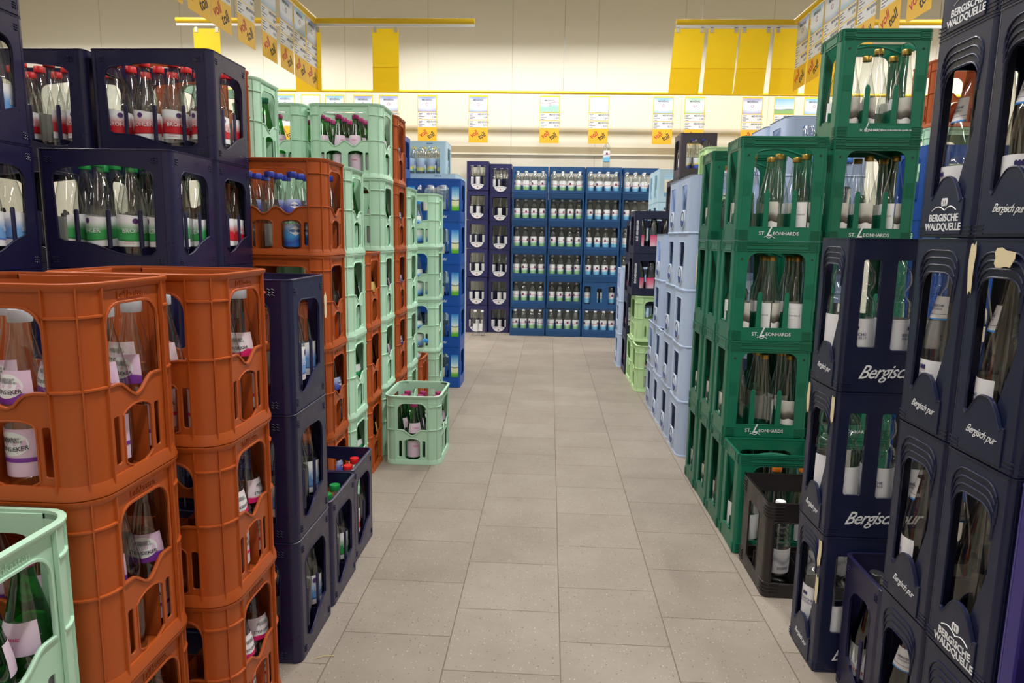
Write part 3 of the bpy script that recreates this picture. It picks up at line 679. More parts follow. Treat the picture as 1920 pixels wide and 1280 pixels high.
# green-crate glass bottle: white label with a grey landscape photograph
photo = ramp_mat('grey_photo_label', [(0, lin(236, 234, 232)), (.22, lin(238, 236, 234)), (.24, lin(60, 54, 50)), (.45, lin(110, 104, 98)), (.6, lin(196, 194, 186)), (1, lin(214, 214, 204))], .03, freq=1.3, rough=.6)
lt = MB(); wrap_text(lt, P_STL, 'St. Leonhards', -1.5, .088, .009, shear=.4, pad=.0016)
for k in range(4): wrap_text(lt, P_STL, '_______', -1.5, .115-.013*k, .006, pad=.0016)
pl = label_mb(P_STL, .040, .132, .60, n=12); pl2 = label_mb(P_STL, .040, .132, .8, n=12)
for i, v in enumerate(pl2.v): x, y, z = v; a = -1.5; pl2.v[i] = (x*math.cos(a)-y*math.sin(a), x*math.sin(a)+y*math.cos(a), z)
bottle('stl', P_STL, G_CLEAR, GOLD, .0158, .018, [('photo_label', pl, photo), ('text_label', pl2, wh), ('label_lettering', lt, GREYINK)])
bottle('stl_orange', P_STL, G_DARKC, CAP['orange'], .0165, .020, [('photo_label', label_mb(P_STL, .040, .132, 1.2, n=12), wh)])
bl_ = ramp_mat('berg_label', [(0, lin(60, 140, 220)), (.07, lin(60, 140, 220)), (.1, lin(236, 236, 240)), (.24, lin(236, 236, 240)), (.255, lin(60, 70, 150)), (.28, lin(238, 238, 242)), (1, lin(238, 238, 242))], .03, freq=.5)
def bergtext(prof, zb, zn=None):
    t = MB(); wrap_text(t, prof, 'BERGISCHE', 0, zb, .0098, bold=.012, pad=.002); wrap_text(t, prof, 'WALDQUELLE', 0, zb-.0085, .0078, bold=.006, pad=.002)
    if zn: wrap_text(t, prof, 'BERGISCHE', 0, zn, .0065, bold=.012, pad=.002); wrap_text(t, prof, 'WALDQUELLE', 0, zn-.006, .0048, bold=.006, pad=.002)
    for dx in (-.13, 0, .13):
        t2 = ellipse_label(prof, zb+.016, .075, .005, 10, pad=.002); t.add([(x*math.cos(dx)-y*math.sin(dx), x*math.sin(dx)+y*math.cos(dx), z) for x, y, z in t2.v], t2.f)
    return t
bottle('brg', P_BRG, G_DARKC, CAP['darkblue'], .0168, .022, [('neck_label', label_mb(P_BRG, .205, .250, .95, n=12), bl_), ('body_label', label_mb(P_BRG, .040, .125, 1.35, n=18), bl_), ('label_lettering', bergtext(P_BRG, .095, .232), NAVYINK)])
pr = label_mb(P_BPT, .050, .170, 2.6, n=30); bt = bergtext(P_BPT, .132)
bottle('bpt', P_BPT, G_PET, CAP['darkblue'], .0150, .018, [('label', pr, bl_), ('label_lettering', bt, NAVYINK)])
for cn, cc in (('green', lin(150, 205, 150)), ('blue', lin(120, 195, 235))):
    lm = ramp_mat('pet_label_'+cn, [(0, cc), (.35, cc), (.5, lin(226, 236, 240)), (.60, lin(228, 236, 240)), (.61, lin(206, 60, 96)), (.64, lin(206, 60, 96)), (.65, lin(238, 242, 246)), (1, lin(238, 242, 246))], .03, freq=1)
    bottle('pet_'+cn, P_PET, G_PET, CAP['white'], .0150, .018, [('label', label_mb(P_PET, .064, .181, 3.1, n=20, nz=8), lm), ('label_emblem', ellipse_label(P_PET, .148, .30, .014, 12, pad=.0018), mat('emblem_plum', lin(120, 40, 90), .5))])
bottle('smi', P_SMI, G_CLEAR, CAP['white'], .016, .018, [('label', label_mb(P_SMI, .055, .140, .8, n=10), wh)])
bottle('bmb', P_COL, G_BROWN, CAP['red'], .0165, .020, [('label', label_mb(P_COL, .045, .125, 1.0, n=10), ramp_mat('pink_label', [(0, lin(240, 214, 226)), (.4, lin(240, 150, 180)), (1, lin(230, 60, 120))]))])
bottle('gry', P_COL, G_CLEAR, CAP['blue'], .0165, .020, [('label', label_mb(P_COL, .045, .130, 1.2, n=12), ramp_mat('blue_yellow_label', [(0, lin(60, 80, 180)), (.3, lin(80, 100, 200)), (.42, lin(240, 220, 90)), (.55, lin(236, 240, 246)), (1, lin(230, 236, 246))], .08))])
bottle('cyb', P_PET, G_PET, CAP['yellow'], .0150, .018, [('label', label_mb(P_PET, .064, .168, 2.0, n=14), ramp_mat('lemon_label', [(0, lin(150, 200, 215)), (.2, lin(230, 220, 90)), (.4, lin(160, 170, 210)), (1, lin(190, 220, 240))], .06))])
bottle('skb', P_SKB, G_PET, CAP['skyblue'], .0150, .017, [('label', label_mb(P_SKB, .062, .172, 3.0, n=16), wb)])
bottle('blb', P_RIB, G_PET, CAP['blue'], .0150, .018, [('label', label_mb(P_RIB, .055, .135, 1.0, n=12), ramp_mat('yellow_green_label', [(0, lin(150, 190, 60)), (.3, lin(230, 230, 200)), (1, lin(220, 230, 240))]))])
tx = MB(); wrap_text(tx, P_RIB, 'IIIIIIIIII', .3, .072, .014, pad=.0016)
P_RIB = P_RIB
bottle('ribbed', P_RIB, G_PET, CAP['white'], .0150, .018, [('label', label_mb(P_RIB, .055, .135, 1.5, n=16), ramp_mat('grey_mountain_label', [(0, lin(206, 206, 212)), (.35, lin(206, 206, 212)), (.5, lin(150, 150, 160)), (.7, lin(206, 206, 212)), (1, lin(226, 226, 230))], .08, freq=2)), ('barcode', tx, DARK)])
tx = MB(); wrap_text(tx, P_BIG, 'PurBe', .15, .185, .026, pad=.002); wrap_text(tx, P_BIG, 'Mineral', .15, .163, .010, pad=.002, shear=.2)
bottle('purbe', P_BIG, G_PET, CAP['darkblue'], .0155, .020, [('label', label_mb(P_BIG, .134, .230, 1.9, n=20), ramp_mat('purple_water_label', [(0, lin(170, 195, 40)), (.10, lin(170, 195, 40)), (.13, lin(240, 236, 240)), (.62, lin(232, 236, 246)), (.75, lin(90, 170, 220)), (.92, lin(110, 190, 230)), (1, lin(220, 140, 160))], .05, freq=1.2)), ('label_lettering', tx, mat('purple_ink', lin(84, 70, 160), .5))])
tx = MB(); wrap_text(tx, P_STL, 'Black Forest', 0, .062, .0165, pad=.0022, bold=.004)
fir = MB()
for k in range(7):
    a0 = -1.0+k*.33; hgt = .026+.016*((k*37) % 5)/4
    def ptt(a, z): r = prof_r(P_STL, z)+.0016; return (r*math.cos(-PI/2+a), r*math.sin(-PI/2+a), z)
    for q in range(3): zb = .075+q*hgt*.3; ww = .16-.04*q; fir.add([ptt(a0-ww, zb), ptt(a0+ww, zb), ptt(a0, zb+hgt*.6)], [(0, 1, 2)])
bottle('forest', P_STL, G_BROWN, SILV, .0165, .022, [('label', label_mb(P_STL, .045, .125, 1.25, n=16), ramp_mat('fog_label', [(0, lin(236, 236, 238)), (.35, lin(236, 236, 238)), (.45, lin(150, 150, 150)), (1, lin(130, 132, 130))], .02)), ('label_firs', fir, PAPER), ('label_lettering', tx, REDINK)])
LOOK = dict(col_red='red-labelled clear glass bottle', col_green='green-labelled clear glass bottle', col_blue='blue-labelled clear glass bottle', stein_violet='violet-labelled clear bottle', stein_pink='pink-labelled clear bottle',
            gdb_blue='blue-capped clear bottle', gdb_magenta='magenta-capped green bottle', gdb_teal='teal-capped green bottle', gdb_wg='green bottle', gdb_wb='blue-labelled bottle', gdb_gold='gold-capped dark bottle', gdb_red='red-capped dark bottle', stl='gold-capped clear bottle',
            stl_orange='orange-capped bottle', brg='dark-blue-capped glass bottle', bpt='bulb-necked plastic bottle', pet_green='green-labelled plastic bottle', pet_blue='blue-labelled plastic bottle', smi='white-labelled glass bottle', bmb='pink-labelled dark bottle',
            gry='blue-yellow-labelled bottle', cyb='yellow-capped plastic bottle', skb='blue-capped plastic bottle', blb='ribbed plastic bottle', ribbed='ribbed clear plastic bottle', purbe='large plastic bottle', forest='dark bottle with fir-tree label')

# ================================================================== ROOM
def struct(name, mb, m): o = mb.build(name, m); o['kind'] = 'structure'; return o
def floor_mat():
    m = bpy.data.materials.new('floor_tiles'); m.use_nodes = True; nt = m.node_tree; b = nt.nodes['Principled BSDF']; N = nt.nodes.new; L = nt.links.new
    tc = N('ShaderNodeTexCoord'); sp = N('ShaderNodeSeparateXYZ'); L(tc.outputs['Object'], sp.inputs[0])
    def mth(op, a, b_=None, c=None):
        n = N('ShaderNodeMath'); n.operation = op
        for i, q in enumerate((a, b_, c)):
            if q is None: continue
            if isinstance(q, (int, float)): n.inputs[i].default_value = q
            else: L(q, n.inputs[i])
        return n.outputs[0]
    px = mth('DIVIDE', mth('SUBTRACT', sp.outputs[0], .0530), .3015); ci = mth('FLOOR', px); fx = mth('FRACT', px)
    odd = mth('ABSOLUTE', mth('MODULO', ci, 2.0)); py = mth('ADD', mth('DIVIDE', mth('SUBTRACT', sp.outputs[1], 1.589-.1475), .2955), mth('MULTIPLY', odd, .5)); fy = mth('FRACT', py); cj = mth('FLOOR', py)
    ex = mth('MULTIPLY', mth('MINIMUM', fx, mth('SUBTRACT', 1, fx)), .3015); ey = mth('MULTIPLY', mth('MINIMUM', fy, mth('SUBTRACT', 1, fy)), .2955)
    dd = mth('MINIMUM', ex, ey); gr = N('ShaderNodeMapRange'); gr.inputs[1].default_value = .0010; gr.inputs[2].default_value = .0020; L(dd, gr.inputs[0])
    cb = N('ShaderNodeCombineXYZ'); L(ci, cb.inputs[0]); L(cj, cb.inputs[1]); wn = N('ShaderNodeTexWhiteNoise'); L(cb.outputs[0], wn.inputs[0])
    nz = N('ShaderNodeTexNoise'); nz.inputs['Scale'].default_value = 3.5; nz.inputs['Detail'].default_value = 6; nz.inputs['Roughness'].default_value = .65; L(tc.outputs['Object'], nz.inputs['Vector'])
    nf = N('ShaderNodeTexNoise'); nf.inputs['Scale'].default_value = 60; nf.inputs['Detail'].default_value = 3; L(tc.outputs['Object'], nf.inputs['Vector'])
    cr = N('ShaderNodeValToRGB'); cr.color_ramp.elements[0].position = .25; cr.color_ramp.elements[0].color = lin(134, 123, 112); cr.color_ramp.elements[1].position = .75; cr.color_ramp.elements[1].color = lin(160, 150, 139)
    s = mth('ADD', mth('MULTIPLY', nz.outputs['Fac'], .7), mth('ADD', mth('MULTIPLY', wn.outputs[0], .16), mth('MULTIPLY', nf.outputs['Fac'], .14))); L(s, cr.inputs[0])
    def speck(scale, thr, col, prev, off):
        mp = N('ShaderNodeMapping'); mp.inputs['Location'].default_value = (off, off, 0); L(tc.outputs['Object'], mp.inputs[0])
        v = N('ShaderNodeTexVoronoi'); v.inputs['Scale'].default_value = scale; L(mp.outputs[0], v.inputs['Vector'])
        a = mth('LESS_THAN', v.outputs['Distance'], thr); w2 = N('ShaderNodeSeparateXYZ'); L(v.outputs['Color'], w2.inputs[0]); k = mth('GREATER_THAN', w2.outputs[0], .62)
        mx = N('ShaderNodeMixRGB'); L(mth('MULTIPLY', mth('MULTIPLY', a, k), .8), mx.inputs[0]); L(prev, mx.inputs[1]); mx.inputs[2].default_value = col; return mx.outputs[0]
    c = speck(85, .17, lin(96, 84, 74), cr.outputs[0], 0); c = speck(95, .14, lin(212, 204, 194), c, 3.3)
    mg = N('ShaderNodeMixRGB'); L(gr.outputs[0], mg.inputs[0]); mg.inputs[1].default_value = lin(108, 96, 84); L(c, mg.inputs[2]); L(mg.outputs[0], b.inputs['Base Color'])
    b.inputs['Roughness'].default_value = .5; b.inputs['Specular IOR Level'].default_value = .35
    bp = N('ShaderNodeBump'); bp.inputs['Strength'].default_value = .4; bp.inputs['Distance'].default_value = .001; L(gr.outputs[0], bp.inputs['Height']); L(bp.outputs[0], b.inputs['Normal'])
    return m
def wall_mat():
    m = bpy.data.materials.new('cream_wall_panels'); m.use_nodes = True; nt = m.node_tree; b = nt.nodes['Principled BSDF']; N = nt.nodes.new; L = nt.links.new
    tc = N('ShaderNodeTexCoord'); sp = N('ShaderNodeSeparateXYZ'); L(tc.outputs['Object'], sp.inputs[0])
    def mth(op, a, b_):
        n = N('ShaderNodeMath'); n.operation = op
        for i, q in enumerate((a, b_)):
            if isinstance(q, (int, float)): n.inputs[i].default_value = q
            else: L(q, n.inputs[i])
        return n.outputs[0]
    f = mth('FRACT', mth('DIVIDE', mth('ADD', mth('ADD', sp.outputs[0], sp.outputs[1]), -8.3+.79), .945), 0); e = mth('MINIMUM', f, mth('SUBTRACT', 1, f)); g = mth('LESS_THAN', e, .005)
    mx = N('ShaderNodeMixRGB'); L(mth('MULTIPLY', g, .5), mx.inputs[0]); mx.inputs[1].default_value = lin(240, 236, 222); mx.inputs[2].default_value = lin(190, 182, 160); L(mx.outputs[0], b.inputs['Base Color'])
    b.inputs['Roughness'].default_value = .55; return m
X0, X1, Y0, Y1, ZC = -7.0, 7.0, -4.0, 7.982, 4.4
WM = wall_mat()
struct('floor', MB().box(X0, X1, Y0, Y1, -.05, 0), floor_mat())
struct('ceiling', MB().box(X0, X1, Y0, Y1, ZC, ZC+.1), mat('ceiling_paint', lin(214, 208, 194), .8))
struct('wall_back', MB().box(X0, X1, Y1, Y1+.1, 0, ZC), WM)
struct('wall_front', MB().box(X0, X1, Y0-.1, Y0, 0, ZC), WM)
struct('wall_left', MB().box(X0-.1, X0, Y0, Y1, 0, ZC), WM)
struct('wall_right', MB().box(X1, X1+.1, Y0, Y1, 0, ZC), WM)
struct('trim_1', MB().box(X0, X1, Y1-.012, Y1, 2.033, 2.105), mat('beige_trim', lin(186, 174, 146), .6))
struct('trim_2', MB().box(X0, X1, Y1-.02, Y1, 2.014, 2.033), mat('pale_trim', lin(246, 242, 228), .5))

# ceiling luminaires
def luminaire(x, y0, y1, z, power, label, rz=0):
    root = empty('strip_light', (x, (y0+y1)/2, z)); Ln = y1-y0
    MB().box(-.05, .05, -Ln/2, Ln/2, 0, .06).build('housing', mat('white_metal', lin(230, 230, 228), .5), root)
    MB().box(-.035, .035, -Ln/2+.02, Ln/2-.02, -.012, 0).build('diffuser', mat('lit_diffuser', (1, .97, .92, 1), .5, emit=6), root)
    hg = MB()
    for y in (-Ln/2+.2, Ln/2-.2): hg.tube([(0, y, .06), (0, y, ZC-z)], .004, 6)
    hg.build('hanger', mat('steel_wire', lin(150, 150, 150), .4, metal=.8), root)
    root.rotation_euler = (0, 0, rz); tag(root, label, 'lamp', 'strip lights hung above the aisles')
    ld = bpy.data.lights.new('strip', 'AREA'); ld.shape = 'RECTANGLE'; ld.size = .10; ld.size_y = Ln; ld.energy = power; ld.color = (1, .978, .94); ld.spread = math.radians(150)
    lo = bpy.data.objects.new('tube_light', ld); C.objects.link(lo); lo.parent = root; lo.location = (0, 0, -.016)
for x, nm in ((-3.3, 'left'), (0.15, 'middle'), (3.3, 'right')):
    for y0, y1, q in ((-3.2, -.6, 'behind the camera'), (0.0, 2.6, 'nearest'), (3.2, 5.6, 'farthest')):
        luminaire(x, y0, y1, 3.45 if y0 > 3 else 3.35, {-3.2: 24, 0.0: 50, 3.2: 54}[y0], 'white strip light of the %s row, %s one' % (nm, q))

for x, nm in ((-4.2, 'left'), (0.0, 'middle'), (4.2, 'right')): luminaire(x, 7.15-1.9, 7.15+1.9, 3.47, 64, 'white strip light in front of the back wall, %s one' % nm, rz=PI/2)

# ================================================================== STACKS
CNAME = dict(orange='orange bottle crate', mint='mint green bottle crate', palegreen='pale green bottle crate', navy='navy bottle crate', navysmall='small navy bottle crate', green='dark green bottle crate', green_web='dark green bottle crate',
             berg='dark blue bottle crate', wald='dark blue bottle crate', sky='light blue bottle crate', blue='royal blue bottle crate', cyan='pale cyan bottle crate', cyan_low='pale cyan bottle crate', pet='steel blue bottle crate', pet_top='steel blue bottle crate', pet_old='steel blue bottle crate',
             smile='indigo bottle crate', bad='blue-black bottle crate', grey='anthracite bottle crate', black='black bottle crate', purple='purple bottle crate')
ORD = ['bottom', 'second', 'third', 'fourth', 'fifth', 'sixth', 'seventh']
CELLX = {2: ['left', 'right'], 3: ['left', 'middle', 'right'], 4: ['leftmost', 'second', 'third', 'rightmost']}
rnd = random.Random(11)
BI = [0]
HIDDEN = set([1,2,3,4,5,6,7,8,9,10,12,13,16,17,18,19,20,22,25,28,31,32,43,64,65,70,71,85,86,88,89,91,92,94,95,97,98,100,101,103,104,106,107,109,110,112,113,114,116,125,130,131,133,134,136,137,139,140,142,143,145,146,148,149,151,152,153,156,157,160,161,164,165,166,167,174,177,178,185,189,193,194,199,201,246,249,251,254,255,257,260,264,266,267,268,269,282,283,284,285,412,413,414,415,416,417,418,419,421,423,425,427,440,441,442,443,444,445,450,452,453,454,462,463,485,505,507,509,511,513,515,522,531,532,534,535,537,538,540,541,542,543,545,547,549,550,554,555,556,557,559,560,561,564,565,568,576,577,579,580,582,583,585,587,588,589,590,591,601,602,603,604,606,607])   # bottle places the picture shows nothing of
def put_crate(kind, side, xf, y0, lev, phrase, H=None, z0=0.0, fill=None, bkind=None, ntot=None, rz=0.0, jit=True, skip=(), grp=None):
    """side L: aisle face at +x = xf; side R: aisle face at -x = xf; y0 = camera-side face"""
    W, D, HH = DIM[kind]; H = H or HH
    cx = xf-W/2 if side == 'L' else xf+W/2; cy = y0+D/2; z = z0+lev*H
    if jit: cx += rnd.uniform(-.0012, .0012)
    o = inst(kind, (cx, cy, z+.0005), rz)
    tier = ('topmost' if ntot and lev == ntot-1 and ntot > 1 else ORD[lev]+('' if lev == 0 else ' from floor')) if (ntot or 2) > 1 else ''
    lab = ('%s, %s of %s' % (CNAME[kind], tier, phrase)) if tier else '%s, %s' % (CNAME[kind], phrase)
    tag(o, lab, 'crate', 'crates of the '+phrase if (ntot or 2) > 1 else None)
    if fill and bkind:
        nx, ny, gw, gd = GRID[kind]
        for j in range(ny):
            for i in range(nx):
                aisle = (i == nx-1) if side == 'L' else (i == 0)
                if fill == 'F' and j > 0: continue
                if fill == 'A' and not aisle: continue
                if fill == 'FA' and j > 0 and not aisle: continue
                if fill == 'F2' and j > 1: continue
                if fill == 'F2A' and j > 1 and not aisle: continue
                if (i, j) in skip: continue
                bk = bkind if isinstance(bkind, str) else bkind[(i+j*nx) % len(bkind)]
                bx = -gw/2+gw*(i+.5)/nx; by = -gd/2+gd*(j+.5)/ny
                base = rnd.choice([0, 0, .5, -.5, -.9, .9, 2.9])+rnd.uniform(-.25, .25)
                fa = 0
                if bk.startswith('stein'): base = rnd.uniform(-.45, .45)
                if bk in ('ribbed', 'forest', 'purbe'): base = rnd.uniform(-.2, .2)
                if fill in ('A',): fa = (PI/2 if side == 'L' else -PI/2)
                c, s = math.cos(rz), math.sin(rz)
                bx += rnd.uniform(-.0006, .0006); by += rnd.uniform(-.0006, .0006)
                BI[0] += 1
                if BI[0] in HIDDEN: continue
                b = inst(bk, (cx+bx*c-by*s, cy+bx*s+by*c, z+.0085), base+fa+rz)
                b['bi'] = BI[0]
                row = ['front', 'middle', 'back', 'last'][j] if ny > 2 else ['front', 'back'][j]
                tt = (ORD[lev]+' level ') if (ntot or 2) > 1 else ''
                wl = LOOK[bk]; ph = phrase
                lab = '%s, %s row %s, %s%s' % (wl, row, CELLX[nx][i], tt, ph)
                ws = lab.split()
                if len(ws) > 16: lab = ' '.join((wl.split()[0]+' bottle, '+lab.split(', ', 1)[1]).split())
                tag(b, lab, 'bottle', 'bottles in the '+phrase)
    return o
def stack(kind, side, xf, y0, n, phrase, lo=0, H=None, z0=0, fills=None, bkind=None, kinds=None, bk=None, jit=True, skips=None):
    for lev in range(lo, n):
        k = kinds[lev] if kinds else kind
        put_crate(k, side, xf, y0+rnd.uniform(-.0008, .0008), lev, phrase, H=H, z0=z0, fill=(fills or {}).get(lev), bkind=(bk or {}).get(lev, bkind), ntot=n, jit=jit, skip=(skips or {}).get(lev, ()))

# ---- left of the aisle, near to far
stack('mint', 'L', -.700, .675, 2, 'cut-off stack bottom left', fills={1: 'all', 0: 'A'}, bkind='gdb_magenta', jit=False)
stack('orange', 'L', -.693, .967, 3, 'nearest orange stack', fills={2: 'F2A', 1: 'FA', 0: 'FA'}, bkind='stein_violet', jit=False)
stack('orange', 'L', -.630, 1.257, 3, 'second orange stack', fills={2: 'FA', 1: 'A', 0: 'A'}, bkind='stein_pink', jit=False)
stack('navy', 'L', -.612, 1.580, 3, 'tall navy aisle stack', fills={2: 'A', 1: 'A', 0: 'A'}, bkind='col_blue', jit=False)
put_crate('navy', 'L', -.616, 1.850, 0, 'open on floor, green-capped bottles inside', fill='A', bkind='col_green', ntot=1)
put_crate('navy', 'L', -.628, 2.116, 0, 'open on floor, red-capped bottles inside', fill='A', bkind='col_red', ntot=1)
stack('orange', 'L', -.790, 2.395, 4, 'orange stack with blue-capped bottles', fills={3: 'all', 2: 'A', 1: 'A', 0: 'A'}, bkind='gdb_blue')
stack('mint', 'L', -.790, 2.680, 4, 'first mint aisle stack', fills={3: 'A', 2: 'A', 1: 'A', 0: 'A'}, bkind='gdb_wg')
stack('orange', 'L', -.795, 2.965, 3, 'third orange stack', fills={2: 'A', 1: 'A', 0: 'A'}, bkind='gdb_gold')
stack('mint', 'L', -.795, 3.250, 5, 'tallest mint stack', fills={4: 'all', 3: 'FA', 2: 'A', 1: 'A'}, bkind='gdb_magenta')
stack('orange', 'L', -.790, 3.535, 5, 'tallest orange stack', fills={4: 'A', 3: 'A', 2: 'A', 1: 'A'}, bkind='gdb_blue')
stack('mint', 'L', -.785, 3.820, 4, 'second mint aisle stack', fills={3: 'A', 2: 'A', 1: 'A'}, bkind='gdb_teal')
put_crate('orange', 'L', -.775, 4.105, 0, 'single one low between mint stacks', fill='A', bkind='gdb_wb', ntot=1, skip=((3, 1), (3, 2)))
stack('mint', 'L', -.722, 4.400, 4, 'farthest mint stack', fills={3: 'FA', 2: 'F', 1: 'F'}, bkind='gdb_wb')
stack('blue', 'L', -.632, 4.850, 5, 'landscape-print blue stack', fills={4: 'all', 3: 'F', 2: 'F', 1: 'F', 0: 'F'}, bkind='blb')
stack('cyan', 'L', -.700, 5.140, 5, 'pale cyan aisle stack', fills={4: 'FA'}, bkind='cyb')
stack('cyan', 'L', -.700, 5.430, 5, 'rear pale cyan stack')
put_crate('mint', 'L', -.462, 3.183, 0, 'standing alone on the aisle floor', fill='all', bkind='gdb_magenta', ntot=1, jit=False, rz=PI/2)
lean = inst('gdb_wb', (-.745, 4.17, .335), tilt=(0, math.radians(35), .1)); lean.location = (-.925, 4.20, .216)
tag(lean, 'blue-capped clear bottle leaning out of the low orange crate', 'bottle')
# second row left
stack('navy', 'L', -1.046, 1.868, 4, 'navy stack behind orange rims', lo=0, fills={3: 'all'}, bkind='col_green')
stack('navy', 'L', -1.046, 2.131, 5, 'upper navy stack', fills={4: 'all', 3: 'A'}, bkind='col_red')
stack('navy', 'L', -1.450, 2.133, 5, 'navy stack left of centre', fills={4: 'all'}, bkind='col_red')
stack('navy', 'L', -1.410, 1.590, 6, 'navy stack at left edge', fills={4: 'A', 3: 'A'}, bkind='col_blue')
stack('orange', 'L', -1.1535, 2.410, 5, 'orange stack behind navy')
stack('mint', 'L', -1.154, 2.700, 5, 'mint stack behind orange', fills={4: 'A'}, bkind='gdb_teal')
stack('mint', 'L', -1.165, 3.250, 5, 'mint stack, second row', fills={4: 'FA'}, bkind='gdb_magenta')
stack('blue', 'L', -1.040, 4.850, 6, 'blue stack, second row', fills={5: 'F'}, bkind='blb')
stack('cyan', 'L', -.868, 5.740, 6, 'cyan stack, rear row', fills={5: 'all'}, bkind='cyb')
stack('cyan', 'L', -1.075, 5.140, 5, 'cyan stack, second row', fills={4: 'F'}, bkind='cyb')

# ---- back wall
for x, y, n, ph in ((-.948, 7.735, 6, 'left indigo stack'), (-.696, 7.770, 6, 'right indigo stack')):
    Hh = .320 if n and x < -.8 else .3155
    for lev in range(n): put_crate('smile', 'R', x, y, lev, ph, H=Hh, fill='F2' if lev == n-1 else 'F', bkind='smi', ntot=n)
for ci, (x, nm, bk, top) in enumerate(((-.432, 'first plastic-bottle stack', 'pet_green', 1.0), (-.031, 'second plastic-bottle stack', 'pet_green', 1.0), (.369, 'third plastic-bottle stack', 'pet_blue', 1.0), (.769, 'fourth plastic-bottle stack', 'pet_blue', 1.0))):
    for lev in range(6):
        k = 'pet_top' if lev == 5 else 'pet'
        if ci == 2 and lev == 1: k = 'pet_old'
        y = 7.57 if lev == 0 else 7.655
        put_crate(k, 'R', x, y+(.03 if ci == 3 else 0), lev, nm, H=.304*top, fill='F2' if lev == 5 else 'F', bkind=bk, ntot=6)
b = inst('pet_blue', (.592, 7.74, 5*.304+.338)); tag(b, 'lone plastic bottle standing on top of the back stacks', 'bottle')
for x, n, q in ((-.812, 'left', 0.3), (-.735, 'right', -.6)):
    b = inst('smi', (x, 7.50, .001), q); tag(b, '%s of two clear glass bottles standing on the floor' % n, 'bottle')

# ---- right of the aisle, near to far
stack('purple', 'R', .728, .785, 2, 'purple stack at right edge', H=.37, fills={1: 'A', 0: 'A'}, bkind='purbe', jit=False)
ks = {i: 'berg' for i in range(6)}
stack('berg', 'R', .726, 1.056, 5, 'right dark blue stack', fills={i: 'A' for i in range(5)}, bkind='brg', kinds={**ks, 1: 'wald'}, jit=False)
stack('berg', 'R', .730, 1.242, 5, 'middle dark blue stack', fills={i: 'A' for i in range(5)}, bkind='brg', kinds={**ks, 3: 'wald', 4: 'wald'}, jit=False)
stack('berg', 'R', .702, 1.655, 3, 'low dark blue stack', fills={0: 'A', 1: 'FA', 2: 'FA'}, bkind='bpt', kinds=ks, jit=False)
put_crate('navysmall', 'R', .748, 1.436, 0, 'open on floor between dark blue stacks', fill='A', bkind='forest', ntot=1, jit=False)
put_crate('black', 'R', .683, 2.020, 0, 'open on floor beside dark green crate', fill='F', bkind='ribbed', ntot=1, jit=False)
put_crate('green', 'R', .672, 2.322, 0, 'open with orange-capped bottles inside', fill='all', bkind='stl_orange', ntot=1, jit=False)
stack('green', 'R', .668, 2.535, 4, 'nearest green stack', fills={3: 'all', 2: 'all', 1: 'all', 0: 'A'}, bkind='stl', jit=False)
stack('green', 'R', .668, 2.745, 3, 'second green stack', fills={2: 'A', 1: 'A', 0: 'A'}, bkind='stl')
stack('green', 'R', .664, 2.955, 4, 'third green stack', fills={3: 'A', 2: 'A', 1: 'A', 0: 'A'}, bkind='stl')
stack('green', 'R', .995, 2.560, 5, 'tallest green stack', kinds={0: 'green', 1: 'green', 2: 'green', 3: 'green', 4: 'green_web'}, fills={4: 'all', 3: 'all'}, bkind='stl')
stack('sky', 'R', .668, 3.400, 5, 'nearest light blue stack', fills={4: 'A', 3: 'A'}, bkind='skb')
stack('sky', 'R', .668, 3.710, 5, 'second light blue stack', fills={4: 'A', 3: 'A'}, bkind='skb')
stack('sky', 'R', .668, 4.020, 2, 'low third light blue stack')
for lev in (2, 3): put_crate('sky', 'R', .668, 4.13, lev, 'third light blue stack, set back', ntot=9)
stack('sky', 'R', .672, 4.335, 2, 'low fourth light blue stack')
stack('sky', 'R', 1.115, 3.450, 6, 'light blue stack, second row', fills={5: 'all'}, bkind='skb')
stack('sky', 'R', 1.115, 3.765, 6, 'light blue stack behind', fills={5: 'A'}, bkind='skb')
stack('palegreen', 'R', .632, 4.870, 1, 'pale green aisle stack', fills={0: 'F'}, bkind='gdb_red')
put_crate('palegreen', 'R', .591, 5.201, 0, 'behind the low one in the aisle', ntot=1, rz=PI/2)
put_crate('palegreen', 'R', .597, 5.101, 1, 'pale green stack under blue-black crates', ntot=9, rz=PI/2, fill='F', bkind='gdb_red')
for lev in (0, 1): put_crate('bad', 'R', .612, 5.10, lev, 'vertical-lettered blue-black stack', z0=.68, fill='FA', bkind='bmb', ntot=2)
stack('bad', 'R', .628, 5.530, 4, 'rear blue-black stack', fills={2: 'A', 1: 'A', 0: 'A'}, bkind='bmb')
stack('sky', 'R', .600, 5.830, 3, 'far light blue stack')
stack('palegreen', 'R', 1.000, 4.655, 5, 'pale green stack, second row', fills={4: 'F'}, bkind='gdb_red')
stack('grey', 'R', .925, 5.165, 6, 'anthracite stack', fills={5: 'all', 4: 'A'}, bkind='gry')
stack('grey', 'R', .925, 5.440, 5, 'anthracite stack behind', fills={4: 'A'}, bkind='gry')
for y, nm in ((6.15, 'near pale cyan right stack'), (6.44, 'rear pale cyan right stack')): stack('cyan_low', 'R', .925, y, 6, nm)
# third row right, seen through gaps
stack('blue', 'R', 1.500, 2.900, 5, 'blue stack, third row right', fills={4: 'F'}, bkind='blb')
stack('mint', 'R', 1.960, 3.800, 5, 'mint stack, third row right')
put_crate('orange', 'R', 1.960, 3.800, 5, 'topmost on the third row right mint stack', ntot=1)

